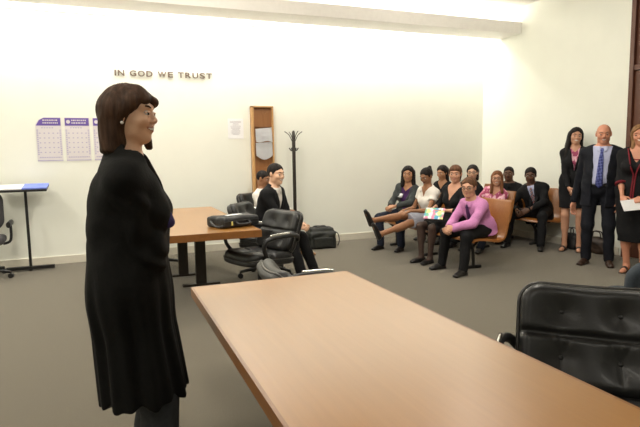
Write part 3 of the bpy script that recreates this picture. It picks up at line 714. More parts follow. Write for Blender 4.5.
# ------------------------------------------------------------------ things on the back wall
def calendar_sheet(W, Hh):
    m = M['calpaper'].copy(); m.name = 'printed_calendar_sheet'; nt_ = m.node_tree; N = nt_.nodes; L = nt_.links
    tc = N.new('ShaderNodeTexCoord'); sp = N.new('ShaderNodeSeparateXYZ'); L.new(tc.outputs['Object'], sp.inputs[0]); X, Z = sp.outputs['X'], sp.outputs['Z']
    def mt(op, p, q=None):
        n = N.new('ShaderNodeMath'); n.operation = op
        for k, v in enumerate((p, q)):
            if v is None: continue
            if isinstance(v, (int, float)): n.inputs[k].default_value = v
            else: L.new(v, n.inputs[k])
        return n.outputs[0]
    def rng(v, lo, hi): return mt('MULTIPLY', mt('GREATER_THAN', v, lo), mt('LESS_THAN', v, hi))
    def rep(v, off, per, duty): return mt('LESS_THAN', mt('FRACT', mt('DIVIDE', mt('SUBTRACT', v, off), per)), duty)
    days = mt('MULTIPLY', mt('MULTIPLY', rep(X, 0.036, 0.052, 0.35), rep(Z, 0.109, 0.062, 0.2)), mt('MULTIPLY', rng(X, 0.03, W - 0.03), rng(Z, 0.10, 0.385)))
    month = mt('MULTIPLY', rep(X, 0.066, 0.03, 0.6), mt('MULTIPLY', rng(X, 0.066, 0.21), rng(Z, Hh - 0.139, Hh - 0.127)))
    edge = mt('MULTIPLY', rep(Z, 0.083, 0.024, 0.58), mt('MULTIPLY', mt('ADD', rng(X, 0.009, 0.027), rng(X, W - 0.025, W - 0.007)), rng(Z, 0.08, 0.41)))
    foot = mt('ADD', mt('MULTIPLY', rep(X, 0.024, 0.027, 0.8), mt('MULTIPLY', rng(X, 0.02, W - 0.02), rng(Z, 0.044, 0.056))), rng(Z, 0.005, 0.015))
    mk = mt('MINIMUM', mt('ADD', mt('ADD', days, month), mt('ADD', edge, foot)), 1.0)
    mx = N.new('ShaderNodeMix'); mx.data_type = 'RGBA'; mx.inputs[6].default_value = (0.66, 0.62, 0.63, 1); mx.inputs[7].default_value = (0.40, 0.36, 0.52, 1)
    L.new(mk, mx.inputs[0]); L.new(mx.outputs[2], N['Principled BSDF'].inputs['Base Color']); return m
M['calsheet'] = calendar_sheet(0.300, 0.565)
def calendar(x, label, cut=False):
    r = empty('calendar', (x, YB - 0.001, 1.36), 0, label, 'calendar', 'calendars on the back wall')
    W, Hh = 0.300, 0.565
    bm = bmesh.new(); pts = [(0, 0), (W, 0), (W, Hh), (0.10 if cut else 0, Hh), (0.04 if cut else 0, Hh - (0.03 if cut else 0)), (0, Hh - (0.09 if cut else 0))]
    pts = [p for i, p in enumerate(pts) if p not in pts[:i]]
    f = [bm.verts.new((p[0], -0.001, p[1])) for p in pts]; fb = [bm.verts.new((p[0], -0.003, p[1])) for p in pts]
    bm.faces.new(f); bm.faces.new(fb)
    for i in range(len(pts)): bm.faces.new((f[i], f[(i + 1) % len(pts)], fb[(i + 1) % len(pts)], fb[i]))
    fin('sheet', bm, M['calsheet'], r)
    bm = bmesh.new()
    hp = [(0.006, Hh - 0.105), (W - 0.006, Hh - 0.105), (W - 0.006, Hh - 0.006), (0.10 if cut else 0.006, Hh - 0.006), (0.045 if cut else 0.006, Hh - (0.035 if cut else 0.006))]
    hp = [p for i, p in enumerate(hp) if p not in hp[:i]]
    a = [bm.verts.new((p[0], -0.0032, p[1])) for p in hp]; b = [bm.verts.new((p[0], -0.0042, p[1])) for p in hp]
    bm.faces.new(a); bm.faces.new(b)
    for i in range(len(hp)): bm.faces.new((a[i], a[(i + 1) % len(hp)], b[(i + 1) % len(hp)], b[i]))
    fin('header', bm, M['purple'], r)
    bm = bmesh.new(); rr = random.Random(x)
    if not cut: lathe_pts = [(0.024 * math.cos(t), 0.024 * math.sin(t)) for t in [2 * PI * k / 20 for k in range(20)]]; vs = [bm.verts.new((0.045 + p[0], -0.0048, Hh - 0.055 + p[1])) for p in lathe_pts]; bm.faces.new(vs)
    for row, zz in enumerate((Hh - 0.036, Hh - 0.070)):
        q = 0.085
        while q < W - 0.04:
            w = rr.uniform(0.010, 0.022); bx(bm, (q + w / 2, -0.0045, zz), (w / 2, 0.0005, 0.0085)); q += w + 0.008
    fin('header_print', bm, M['calpaper'], r)
calendar(-0.795, 'purple headed calendar page with a torn top corner, above the small stand', True)
calendar(-0.455, 'whole purple headed calendar page beside the one with the torn corner')
calendar(-0.115, 'purple headed calendar page mostly hidden behind the dark hair of the robed woman')
nt = empty('paper_notice', (1.70, YB - 0.001, 1.64), 0, 'plain white typed notice taped to the wall left of the wooden rack', 'notice')
bm = bmesh.new(); bx(bm, (0.115, -0.002, 0.145), (0.115, 0.001, 0.145)); fin('sheet', bm, M['paper'], nt)
bm = bmesh.new(); rr = random.Random(2)
for k in range(12):
    w = rr.uniform(0.04, 0.085); bx(bm, (0.115, -0.0035, 0.25 - k * 0.017), (w, 0.0005, 0.002))
fin('text_print', bm, M['ink'], nt)
# wooden document rack
rk = empty('document_rack', (2.035, YB - 0.002, 0.62), 0, 'tall narrow wooden document rack with curved pockets on the back wall', 'rack')
RW, RH = 0.335, 1.49
bm = bmesh.new(); bx(bm, (RW / 2, -0.008, RH / 2), (RW / 2, 0.008, RH / 2)); fin('back_board', bm, M['rack'], rk)
for sx, w in ((0.018, 0.018), (RW - 0.012, 0.012)):
    bm = bmesh.new(); bx(bm, (sx, -0.045, RH / 2), (w, 0.045, RH / 2), 0.004); fin('side_rail', bm, M['rackl'], rk)
bm = bmesh.new(); bx(bm, (RW / 2, -0.045, RH - 0.01), (RW / 2, 0.045, 0.01), 0.003); fin('top_cap', bm, M['rackl'], rk)
for k, z0 in enumerate((0.02, 0.40, 0.78, 1.19)):      # pockets with a scooped upper edge
    bm = bmesh.new(); n = 14; w = RW - 0.06; y = -0.055; top = z0 + 0.26
    up = []; lo = []
    for i in range(n + 1):
        a = i / n; xx = 0.036 + w * a; zz = top - 0.075 * math.sin(PI * a)
        up.append([bm.verts.new((xx, y, zz)), bm.verts.new((xx, y + 0.012, zz))]); lo.append([bm.verts.new((xx, y, z0)), bm.verts.new((xx, y + 0.012, z0))])
    for i in range(n):
        bm.faces.new((lo[i][0], lo[i + 1][0], up[i + 1][0], up[i][0])); bm.faces.new((lo[i][1], up[i][1], up[i + 1][1], lo[i + 1][1])); bm.faces.new((up[i][0], up[i + 1][0], up[i + 1][1], up[i][1])).material_index = 1
    fin('pocket', bm, [M['rack'], M['rackl']], rk)
rr = random.Random(9)
for k, (z, tilt) in enumerate(((1.01, 0.05), (0.985, -0.03), (0.80, 0.02), (0.78, -0.05))):
    r = empty('paper_sheaf', (2.035 + 0.18, YB - 0.062 - 0.010 * (k % 2) , 0.62 + z), 0)
    tag(r, ['white paper sheaf sticking up highest in the wooden rack', 'white paper sheaf in front of the highest one in the wooden rack', 'lower white paper sheaf in the wooden rack, rear sheets',
            'lowest white paper sheaf in the wooden rack with a rounded drooping edge'][k], 'papers', 'papers in the wooden rack')
    bm = bmesh.new(); n = 10; top = []; bot = []
    for i in range(n + 1):
        a = i / n; xx = -0.125 + 0.25 * a; dr = 0.06 * math.sin(PI * a) if k == 3 else 0.01 * math.sin(7 * a)
        top.append((xx, -0.018 + tilt * xx * 0.3, 0.16 + tilt * xx * 2)); bot.append((xx, -0.030, -0.015 - dr))
    T = [bm.verts.new(p) for p in top]; Bv = [bm.verts.new(p) for p in bot]
    for i in range(n): bm.faces.new((Bv[i], Bv[i + 1], T[i + 1], T[i]))
    bmesh.ops.solidify(bm, geom=bm.faces[:], thickness=0.012); fin('sheets', bm, M['paper'], r)

# ------------------------------------------------------------------ coat stand, small stand with papers
cs = empty('coat_stand', (2.615, 7.56, 0), 0, 'slim dark metal coat stand with four curved hooks against the back wall', 'coat stand')
bm = bmesh.new(); lathe(bm, [(0.020, 0.03), (0.026, 0.04), (0.026, 1.60), (0.022, 1.62), (0.022, 1.72), (0.012, 1.745)]); fin('pole', bm, M['darkmetal'], cs)
bm = bmesh.new(); lathe(bm, [(0.15, 0.0), (0.16, 0.012), (0.12, 0.022), (0.035, 0.035), (0.03, 0.06)], seg=28); fin('base', bm, M['darkmetal'], cs)
for k in range(4):
    a = PI / 2 * k + 0.15; c, s_ = math.cos(a), math.sin(a)
    bm = bmesh.new(); tube(bm, smoothpath([(0.015 * c, 0.015 * s_, 1.58), (0.03 * c, 0.03 * s_, 1.60), (0.075 * c, 0.075 * s_, 1.68), (0.145 * c, 0.145 * s_, 1.73)], 5), 0.006, 8); fin('upper_hook', bm, M['darkmetal'], cs)
    bm = bmesh.new(); tube(bm, smoothpath([(0.015 * c, 0.015 * s_, 1.46), (0.045 * c, 0.045 * s_, 1.455), (0.075 * c, 0.075 * s_, 1.49)], 5), 0.009, 8); fin('lower_hook', bm, M['darkmetal'], cs)
st = empty('reading_stand', (-0.93, 7.52, 0), 0, 'small black T shaped stand with a flat tray by the back wall', 'stand')
bm = bmesh.new(); bx(bm, (-0.03, 0, 1.035), (0.285, 0.19, 0.012), 0.004, R=Matrix.Rotation(0.13, 3, 'X')); fin('tray', bm, M['blackmetal'], st)
bm = bmesh.new(); bx(bm, (0.0, 0, 0.515), (0.016, 0.012, 0.515), 0.003); fin('pole', bm, M['blackmetal'], st)
bm = bmesh.new(); bx(bm, (0.0, 0, 0.035), (0.27, 0.03, 0.02), 0.004); fin('base_bar', bm, M['blackmetal'], st)
bm = bmesh.new(); tube(bm, [(0, -0.05, 0.03), (0, 0.05, 0.03)], 0.028, 14); fin('caster', bm, M['blackmetal'], st)
p1 = empty('paper_sheet', (-1.08, 7.512, 1.046), 0.0, 'white paper lying on the tray of the small black stand', 'paper'); bm = bmesh.new(); bx(bm, (0, 0, 0.008), (0.13, 0.15, 0.006), R=Matrix.Rotation(0.13, 3, 'X')); fin('sheets', bm, M['paper'], p1)
p2 = empty('folder', (-0.81, 7.512, 1.046), 0.0, 'blue folder lying on the tray of the small black stand', 'folder'); bm = bmesh.new(); bx(bm, (0, 0, 0.010), (0.138, 0.16, 0.008), 0.002, R=Matrix.Rotation(0.13, 3, 'X')); fin('cover', bm, M['bluepaper'], p2)

# ------------------------------------------------------------------ tables
def table(loc, L, W, th, label, posts):
    t = empty('conference_table', loc, 0, label, 'table')
    bm = bmesh.new(); bx(bm, (W / 2, L / 2, 0.74 - th / 2), (W / 2 - 0.012, L / 2 - 0.012, th / 2), 0.0); fin('tabletop', bm, M['table'], t)
    bm = bmesh.new()
    for c, hh in (((0.006, L / 2, 0.7395 - th / 2), (0.006, L / 2, th / 2)), ((W - 0.006, L / 2, 0.7395 - th / 2), (0.006, L / 2, th / 2)), ((W / 2, 0.006, 0.7395 - th / 2), (W / 2 - 0.0122, 0.006, th / 2)), ((W / 2, L - 0.006, 0.7395 - th / 2), (W / 2 - 0.0122, 0.006, th / 2))):
        bx(bm, c, hh)
    fin('edge_band', bm, M['tedge'], t)
    for x, y in posts:
        bm = bmesh.new(); bx(bm, (x, y, (0.74 - th) / 2), (0.055, 0.035, (0.74 - th) / 2), 0.006); fin('leg', bm, M['darkmetal'], t)
        bm = bmesh.new(); bx(bm, (x, y, 0.012), (0.20, 0.04, 0.012), 0.004); fin('foot', bm, M['darkmetal'], t)
    return t
table((0.37, -0.35, 0), 3.06, 0.868, 0.045, 'long light brown wooden table nearest the black tufted chair', [(0.43, 0.5), (0.43, 2.35)])
table((0.408, 4.55, 0), 2.43, 0.85, 0.062, 'light wooden table across the room with a black case on it', [(0.50, 1.25), (0.385, 1.80)])

# ------------------------------------------------------------------ executive chairs
def rr2(x, v, hx, hv, r):
    qx = np.abs(x) - hx + r; qv = np.abs(v) - hv + r
    return np.sqrt(np.maximum(qx, 0) ** 2 + np.maximum(qv, 0) ** 2) + np.minimum(np.maximum(qx, qv), 0) - r
def cushion(c, ax, av, at, hx, hv, rad, th, bend, vb, btn, seam, depth=0.030):
    c = np.asarray(c, float)
    def fn(P):
        d = P - c; x = d @ ax; v = d @ av; t = d @ at
        t = t - bend * x * x - vb * v * v
        e = th * 0.85; qa = rr2(x, v, hx, hv, rad) + e; qb = np.abs(t) - th + e
        q = np.sqrt(np.maximum(qa, 0) ** 2 + np.maximum(qb, 0) ** 2) + np.minimum(np.maximum(qa, qb), 0) - e
        fr = np.clip(t / th, 0, 1)
        for bx_, bv in btn: 
            r2 = (x - bx_) ** 2 + (v - bv) ** 2
            q = q + fr * (depth * 1.05 * np.exp(-r2 / 0.050 ** 2) + 0.010 * np.exp(-r2 / 0.014 ** 2))
        if seam is not None:
            q = q + fr * 0.022 * np.exp(-((v - seam) / 0.013) ** 2)
            for bx_, bv in btn:
                if bv < seam: q = q + fr * 0.008 * np.exp(-((x - bx_ - 0.05 * (v - bv)) / 0.009) ** 2) * np.clip((seam - v) / 0.02, 0, 1) * np.clip((v - bv + 0.10) / 0.05, 0, 1) + fr * 0.006 * (np.exp(-((x - bx_ + 0.45 * (v - bv)) / 0.010) ** 2) + np.exp(-((x - bx_ - 0.45 * (v - bv)) / 0.010) ** 2)) * np.clip((seam - v) / 0.02, 0, 1) * np.clip((v - bv) / 0.02, 0, 1)
        return q
    m = math.hypot(hx, hv) + th + 0.02
    return Pr(fn, c - m, c + m)
def swivel_base(root, n=5, R=0.30, a0=0.3):
    bm = bmesh.new(); lathe(bm, [(0.045, 0.09), (0.05, 0.13), (0.032, 0.15), (0.028, 0.36)], seg=18); fin('column', bm, M['plastic'], root)
    for k in range(n):
        a = a0 + 2 * PI * k / n; c, s_ = math.cos(a), math.sin(a)
        bm = bmesh.new(); tube(bm, [(0.03 * c, 0.03 * s_, 0.115), (0.16 * c, 0.16 * s_, 0.098), (R * c, R * s_, 0.075)], [0.026, 0.021, 0.016], 10); lg = fin('leg', bm, M['plastic'], root)
        bm = bmesh.new(); tube(bm, [(R * c - 0.02 * s_, R * s_ + 0.02 * c, 0.029), (R * c + 0.02 * s_, R * s_ - 0.02 * c, 0.029)], 0.029, 14); tube(bm, [(R * c, R * s_, 0.05), (R * c, R * s_, 0.08)], 0.009, 8); fin('caster', bm, M['plastic'], lg)
def exec_chair(label, rec=0.16, bc=A(0, -0.265, 0.645), dz=0.0):
    root = empty('executive_chair', (0, 0, 0), 0, label, 'chair', 'black leather office chairs')
    av = nrm(A(0, -rec, 0.38)); at = nrm(np.cross(A(1, 0, 0), av)); at = -at if at[1] < 0 else at; ax = A(1, 0, 0)
    btn = [(-0.105, 0.095), (0.105, 0.095), (-0.105, -0.085), (0.105, -0.085)]
    sdfmesh('backrest', G().u(cushion(bc, ax, av, at, 0.262, 0.205, 0.085, 0.05, 0.55, 0.15, btn, 0.005)), 0.0065, M['leather'], root)
    for b in btn:
        bm = bmesh.new()
        p = bc + ax * b[0] + av * b[1] + at * (0.05 + 0.55 * b[0] ** 2 + 0.15 * b[1] ** 2 - 0.024)
        R = Matrix(np.stack([ax, av, at], 1).tolist()); 
        nv = bmesh.ops.create_uvsphere(bm, u_segments=12, v_segments=8, radius=0.010)['verts']
        for v in nv: v.co = R @ Vector((v.co.x, v.co.y, v.co.z * 0.6)) + Vector(p)
        fin('button', bm, M['leather'], root, smooth=True)
    bs = G().u(cushion(bc - at * 0.030, ax, av, at, 0.272, 0.215, 0.09, 0.030, 0.55, 0.15, [], None)); sdfmesh('back_shell', bs, 0.009, M['plastic'], root)
    def outline(hx, hv, r, n=10):
        pts = []
        for cx, cy, a0 in ((hx - r, hv - r, 0), (-hx + r, hv - r, PI / 2), (-hx + r, -hv + r, PI), (hx - r, -hv + r, 1.5 * PI)):
            for i in range(n): a = a0 + PI / 2 * i / (n - 1); pts.append((cx + r * math.cos(a), cy + r * math.sin(a)))
        out = []
        for i, p in enumerate(pts):
            q = pts[(i + 1) % len(pts)]; out.append(p); d = math.hypot(q[0] - p[0], q[1] - p[1])
            if d > 0.05:
                for j in range(1, 6): out.append((p[0] + (q[0] - p[0]) * j / 6, p[1] + (q[1] - p[1]) * j / 6))
        return out
    bm = bmesh.new(); tube(bm, [bc + ax * x + av * v + at * (-0.012 + 0.55 * x * x + 0.15 * v * v) for x, v in outline(0.268, 0.211, 0.088)], 0.0085, 8, True); fin('back_rim', bm, M['rim'], root)
    sc_ = A(0, 0.02, 0.43); sv = nrm(A(0, 1, 0.06)); stt = nrm(np.cross(ax, sv))
    sbt = [(-0.1, -0.08), (0.1, -0.08), (-0.1, 0.10), (0.1, 0.10)]
    sdfmesh('seat', G().u(cushion(sc_, ax, sv, stt, 0.262, 0.255, 0.10, 0.052, 0.25, 0.0, sbt, 0.01)), 0.009, M['leather'], root)
    sdfmesh('seat_shell', G().u(cushion(sc_ - stt * 0.035, ax, sv, stt, 0.270, 0.262, 0.10, 0.030, 0.25, 0.0, [], None)), 0.010, M['plastic'], root)
    bm = bmesh.new(); tube(bm, [sc_ + ax * x + sv * v + stt * (-0.015 + 0.25 * x * x) for x, v in outline(0.268, 0.260, 0.10)], 0.0085, 8, True); fin('seat_rim', bm, M['rim'], root)
    bm = bmesh.new(); tube(bm, smoothpath([(0, 0.0, 0.375), (0, -0.20, 0.385), (0, -0.285, 0.46), (0, -0.315, 0.56)], 5), 0.03, 10, flat=1.8); fin('back_bracket', bm, M['plastic'], root)
    for k in (-1, 1):
        bm = bmesh.new(); tube(bm, smoothpath([(k * 0.262, -0.255, 0.585 + dz), (k * 0.30, -0.225, 0.63 + dz), (k * 0.325, -0.13, 0.652 + dz), (k * 0.328, 0.06, 0.652 + dz), (k * 0.322, 0.165, 0.625 + dz), (k * 0.305, 0.175, 0.54 + dz * 0.6), (k * 0.27, 0.10, 0.425)], 6), 0.0165, 10, flat=1.25); ar = fin('armrest', bm, M['plastic'], root)
        bm = bmesh.new(); tube(bm, smoothpath([(k * 0.327, -0.11, 0.672 + dz), (k * 0.329, 0.05, 0.672 + dz), (k * 0.325, 0.12, 0.664 + dz)], 5), 0.010, 8, flat=1.5); fin('arm_strip', bm, M['chrome'], ar)
    swivel_base(root)
    return root
CH = exec_chair('large black leather tufted chair at the side of the nearest table')
def put(o, x, y, fx, fy): o.location = (x, y, 0); o.rotation_euler = (0, 0, math.atan2(-fx, fy)); return o
put(CH, 1.57, 1.335, -0.70, -0.71)
RC = exec_chair('reclined black leather chair low behind the far end of the nearest table', 0.30, A(0, -0.30, 0.555), -0.07); put(RC, 1.29, 3.02, 0.998, -0.06)
for x, y, fx, fy, lb in ((1.34, 4.93, -0.93, -0.36, 'empty black leather chair in front of the seated man in black suit'),
                         (1.67, 5.90, 0.78, -0.62, 'black leather chair the man in black suit sits on'),
                         (0.55, 6.95, 0.1, -1.0, 'black office chair pushed under the table behind the robed woman'),
                         (2.12, 7.38, 0.6, -0.8, 'black chair hidden behind the seated man, holding the person in white shirt')):
    c = dup(CH); c['label'] = lb; put(c, x, y, fx, fy)

def task_chair(label, m, loc, face, bw=0.23, bh=0.24, bz=0.78, arms=True):
    root = empty('task_chair', (0, 0, 0), 0, label, 'chair')
    g = G().u(cushion((0, -0.24, bz), A(1, 0, 0), nrm(A(0, -0.12, 1)), nrm(A(0, 1, 0.12)), bw, bh, 0.13, 0.045, 0.5, 0.2, [], None)); sdfmesh('backrest', g, 0.009, m, root)
    g = G().u(cushion((0, 0.03, 0.45), A(1, 0, 0), A(0, 1, 0), A(0, 0, 1), 0.25, 0.25, 0.12, 0.045, 0.1, 0, [], None)); sdfmesh('seat', g, 0.009, m, root)
    bm = bmesh.new(); tube(bm, smoothpath([(0, 0, 0.38), (0, -0.24, 0.40), (0, -0.31, 0.52), (0, -0.29, bz - 0.05)], 5), 0.022, 10, flat=1.6); fin('back_support', bm, M['plastic'], root)
    for k in (-1, 1) if arms else ():
        bm = bmesh.new(); tube(bm, smoothpath([(k * 0.22, 0, 0.40), (k * 0.30, -0.0, 0.44), (k * 0.31, 0.0, 0.62)], 5), 0.016, 10); ar = fin('armrest', bm, M['plastic'], root)
        bm = bmesh.new(); tube(bm, smoothpath([(k * 0.31, -0.12, 0.640), (k * 0.31, 0.02, 0.645), (k * 0.30, 0.15, 0.635)], 4), 0.024, 10, flat=1.5); fin('arm_pad', bm, M['plastic'], ar)
    swivel_base(root); return put(root, *loc, *face)
task_chair('charcoal fabric office chair cut by the picture edge beside the small stand', M['greyfab'], (-1.385, 7.22), (0.05, -1.0))
task_chair('dark blue grey fabric chair behind the large black tufted chair', M['bluefab'], (3.09, 2.22), (0.6, 0.8), bh=0.20, bz=0.56, arms=False)

# ------------------------------------------------------------------ pews
def pew(loc, L, label, nlegs=3):
    r = empty('bench_pew', loc, PI / 2, label, 'bench', 'bent plywood benches')
    prof = smoothpath([(0.0, 0.375), (-0.02, 0.402), (-0.10, 0.412), (-0.24, 0.395), (-0.36, 0.378), (-0.425, 0.395), (-0.46, 0.45), (-0.485, 0.56), (-0.51, 0.69), (-0.545, 0.83)], 5)
    n = len(prof); th = 0.024; bm = bmesh.new(); rows = []
    P2 = [Vector((p.x, p.y)) for p in prof]
    off = []
    for i in range(n):
        t = (P2[min(i + 1, n - 1)] - P2[max(i - 1, 0)]).normalized(); nn = Vector((t.y, -t.x)); off.append(P2[i] - nn * th)
    ring = P2 + off[::-1]; m = len(ring)
    a = [bm.verts.new((0, p.x, p.y)) for p in ring]; b = [bm.verts.new((L, p.x, p.y)) for p in ring]
    for i in range(m):
        f = bm.faces.new((a[i], a[(i + 1) % m], b[(i + 1) % m], b[i])); f.smooth = True
    for i in range(n - 1):
        bm.faces.new((a[i], a[i + 1], a[m - 2 - i], a[m - 1 - i])); bm.faces.new((b[i], b[m - 1 - i], b[m - 2 - i], b[i + 1]))
    o = fin('shell', bm, M['pew'], r)
    for k in range(nlegs):
        x = 0.32 + (L - 0.64) * k / (nlegs - 1)
        bm = bmesh.new(); tube(bm, smoothpath([(x, -0.06, 0.368), (x, -0.14, 0.345), (x, -0.24, 0.25), (x, -0.26, 0.12), (x, -0.26, 0.02)], 6), 0.024, 10, flat=0.7)
        tube(bm, smoothpath([(x, -0.24, 0.25), (x, -0.33, 0.33), (x, -0.40, 0.352)], 5), 0.02, 10, flat=0.7); tube(bm, [(x, -0.15, 0.014), (x, -0.26, 0.018), (x, -0.37, 0.014)], 0.014, 10, flat=1.5); fin('leg', bm, M['blackmetal'], r)
    return r
pew((3.79, 4.89, 0), 2.46, 'front wooden bench where the boy in pink shirt sits')
pew((4.78, 5.95, 0), 1.75, 'middle wooden bench where the girl in pink plaid sits')
pew((5.66, 5.84, 0), 1.85, 'rear wooden bench along the right wall where the man with striped tie sits')

# ------------------------------------------------------------------ bags
bc_ = empty('laptop_case', (1.09, 4.95, 0.74), 0.42, 'black soft laptop case lying on the far wooden table', 'case')
g = G().u(rbox((0, 0, 0.049), (0.198, 0.145, 0.044), 0.018)).u(rbox((0, -0.02, 0.075), (0.18, 0.11, 0.024), 0.015), 0.03); g.warp = lambda P: 0.004 * np.sin(25 * P[:, 0] + 3 * np.sin(20 * P[:, 1]))
sdfmesh('body', g, 0.008, M['bag'], bc_)
bm = bmesh.new(); bx(bm, (-0.01, -0.03, 0.1065), (0.085, 0.022, 0.003), 0.002); fin('label_patch', bm, M['paper'], bc_)
bm = bmesh.new(); tube(bm, smoothpath([(-0.07, -0.15, 0.05), (-0.06, -0.185, 0.035), (0.06, -0.185, 0.035), (0.07, -0.15, 0.05)], 6), 0.011, 8); fin('handle', bm, M['bag'], bc_)
bm = bmesh.new(); tube(bm, smoothpath([(-0.21, 0.05, 0.06), (-0.24, -0.02, 0.04), (-0.235, -0.09, 0.02), (-0.20, -0.13, 0.03)], 6), 0.012, 8, flat=0.5); fin('strap', bm, M['bag'], bc_)
bm = bmesh.new(); bx(bm, (-0.12, -0.152, 0.045), (0.007, 0.004, 0.018), 0.002); fin('zip_tag', bm, M['yellow'], bc_)
bm = bmesh.new(); tube(bm, [(-0.20, -0.148, 0.062), (0.20, -0.148, 0.062)], 0.004, 6); fin('zip', bm, M['plastic'], bc_)
db = empty('duffel_bag', (2.95, 7.38, 0), -0.12, 'charcoal duffel bag on the carpet beside the coat stand', 'bag')
g = G().u(rbox((0, 0, 0.125), (0.205, 0.14, 0.125), 0.03)).u(rbox((0, 0, 0.25), (0.18, 0.11, 0.06), 0.03), 0.03); g.warp = lambda P: 0.007 * np.sin(22 * P[:, 0] + 3 * np.sin(18 * P[:, 2])) * np.sin(15 * P[:, 2] + 2)
sdfmesh('body', g, 0.01, M['bag2'], db)
for k in (-1, 1):
    bm = bmesh.new(); tube(bm, smoothpath([(-0.10, 0.10 * k, 0.22), (-0.09, 0.08 * k, 0.305), (0.0, 0.03 * k, 0.318), (0.09, 0.08 * k, 0.305), (0.10, 0.10 * k, 0.22)], 6), 0.011, 8, flat=1.4); fin('handle', bm, M['bag'], db)
bm = bmesh.new(); tube(bm, smoothpath([(0.20, 0.0, 0.24), (0.262, -0.02, 0.20), (0.275, -0.05, 0.10), (0.24, -0.09, 0.035)], 6), 0.014, 8, flat=0.5); fin('strap', bm, M['bag'], db)
bm = bmesh.new(); bx(bm, (0.0, -0.148, 0.10), (0.15, 0.02, 0.075), 0.02); fin('pocket', bm, M['bag2'], db)
def handbag(loc, yaw, label, m, w=0.15, d=0.075, h=0.24):
    r = empty('handbag', loc, yaw, label, 'bag')
    g = G().u(rbox((0, 0, h * 0.40), (w, d, h * 0.40), 0.04)).u(rbox((0, 0, h * 0.72), (w * 0.8, d * 0.55, h * 0.2), 0.03), 0.05); g.warp = lambda P: 0.006 * np.sin(30 * P[:, 0] + 2 * np.sin(24 * P[:, 2]))
    sdfmesh('body', g, 0.009, m, r)
    for k in (-1, 1):
        bm = bmesh.new(); tube(bm, smoothpath([(-w * 0.5, d * 0.5 * k, h * 0.8), (-w * 0.35, d * 0.3 * k, h * 1.2), (w * 0.35, d * 0.3 * k, h * 1.2), (w * 0.5, d * 0.5 * k, h * 0.8)], 6), 0.008, 8); fin('handle', bm, m, r)
    return r
handbag((6.10, 5.66, 0), PI / 2 - 0.2, 'dark handbag on the floor behind the standing woman in skirt suit', M['bag'])
handbag((6.11, 5.26, 0), PI / 2 + 0.2, 'brown tote bag on the floor between the legs of the bald man', M['bag3'])
#@PEOPLE
# ------------------------------------------------------------------ people
def slotcut(p, hw, low=-9.0):
    N, r, f, u = p.N, p.r, p.f, p.u
    return lambda g: g.s_(Pr(lambda P: np.maximum(np.maximum(np.abs((P - N) @ r) - hw, -((P - N) @ f) - 0.0), low - (P - N) @ u), None, None), 0.008)

# 1. the woman in the black robe
p = Person('standing woman in a long black robe with arms folded, dark bob hair', (0.07, 2.15), (0.985, -0.17), (0.100, 2.148, 1.552), (0.90, -0.43, 0.03), (0.065, 2.15, 0.90),
           {'R': (0.165, 2.26, 1.16), 'L': (0.12, 2.09, 1.13)}, {'L': (0.12, 2.24, 0.08), 'R': (0.15, 2.09, 0.08)}, 0.97, 'tan', True, smile=0.9, h=0.0042,
           elbow={'R': (-0.25, -0.95, -0.55), 'L': (-0.25, 0.8, -0.6)}, handdir={'R': (-0.3, 1, 0.15), 'L': (-1, -0.15, -0.1)}, palm={'R': (-1, -0.2, 0), 'L': (0, 1, 0)}, curl=0.5, footdir={'L': (1, 0.05, 0), 'R': (1, -0.25, 0)}, headsc=0.93, neckdrop=0.195)
p.body(); p.brows('brown')
def jh(g):
    q = p.hs; H = p.H; R = p.Rh
    g.u(cone(H(0.072, -0.052, 0.03), H(0.070, -0.062, -0.135), 0.034, 0.033), 0.04); g.u(cone(H(-0.066, -0.040, 0.03), H(-0.072, -0.03, -0.13), 0.036, 0.034), 0.04)
    for x in (-0.032, 0.032): g.u(cone(H(x, -0.046, 0.02), H(x * 1.1, -0.054, -0.125), 0.046, 0.038), 0.05)
    g.u(cone(H(-0.070, 0.015, 0.01), H(-0.060, 0.046, -0.128), 0.024, 0.012), 0.03); g.u(cone(H(0.068, 0.038, 0.055), H(0.083, -0.018, 0.012), 0.016, 0.018), 0.03)
    g.s_(ell(H(0, 0.105, -0.04), A(0.060, 0.078, 0.088) * q, R), 0.008)
    g.u(cone(H(0.02, 0.045, 0.085), H(-0.03, 0.088, 0.052), 0.024, 0.020), 0.02); g.u(cone(H(0.02, 0.045, 0.085), H(0.035, 0.085, 0.056), 0.024, 0.014), 0.02); g.u(cone(H(0.04, 0.055, 0.072), H(0.068, 0.045, 0.030), 0.018, 0.011), 0.02)
    g.i(half((0, 0, -1), p.H(0, 0, -0.152)), 0.02)
p.hair('brown', 'bob', extra=jh)
for k in (1,):
    bm = bmesh.new(); bmesh.ops.create_uvsphere(bm, u_segments=12, v_segments=8, radius=0.0062)
    for v in bm.verts: v.co += Vector(p.H(0.088, 0.002, -0.031))
    fin('earring', bm, M['pearl'], p.root, True)
g = G(); t = G(); t.it = [(o_, q_, k_, g_ + 0.026) for o_, q_, k_, g_ in p.torso.it]; g.u(t)
g.u(cone((0, -0.012, 1.20), (0, -0.006, 0.85), 0.150, 0.176, (A(0, 1, 0), 1.22)), 0.06); g.u(cone((0, -0.006, 0.85), (0, 0.034, 0.40), 0.174, 0.202, (A(0, 1, 0), 1.2)), 0.05)
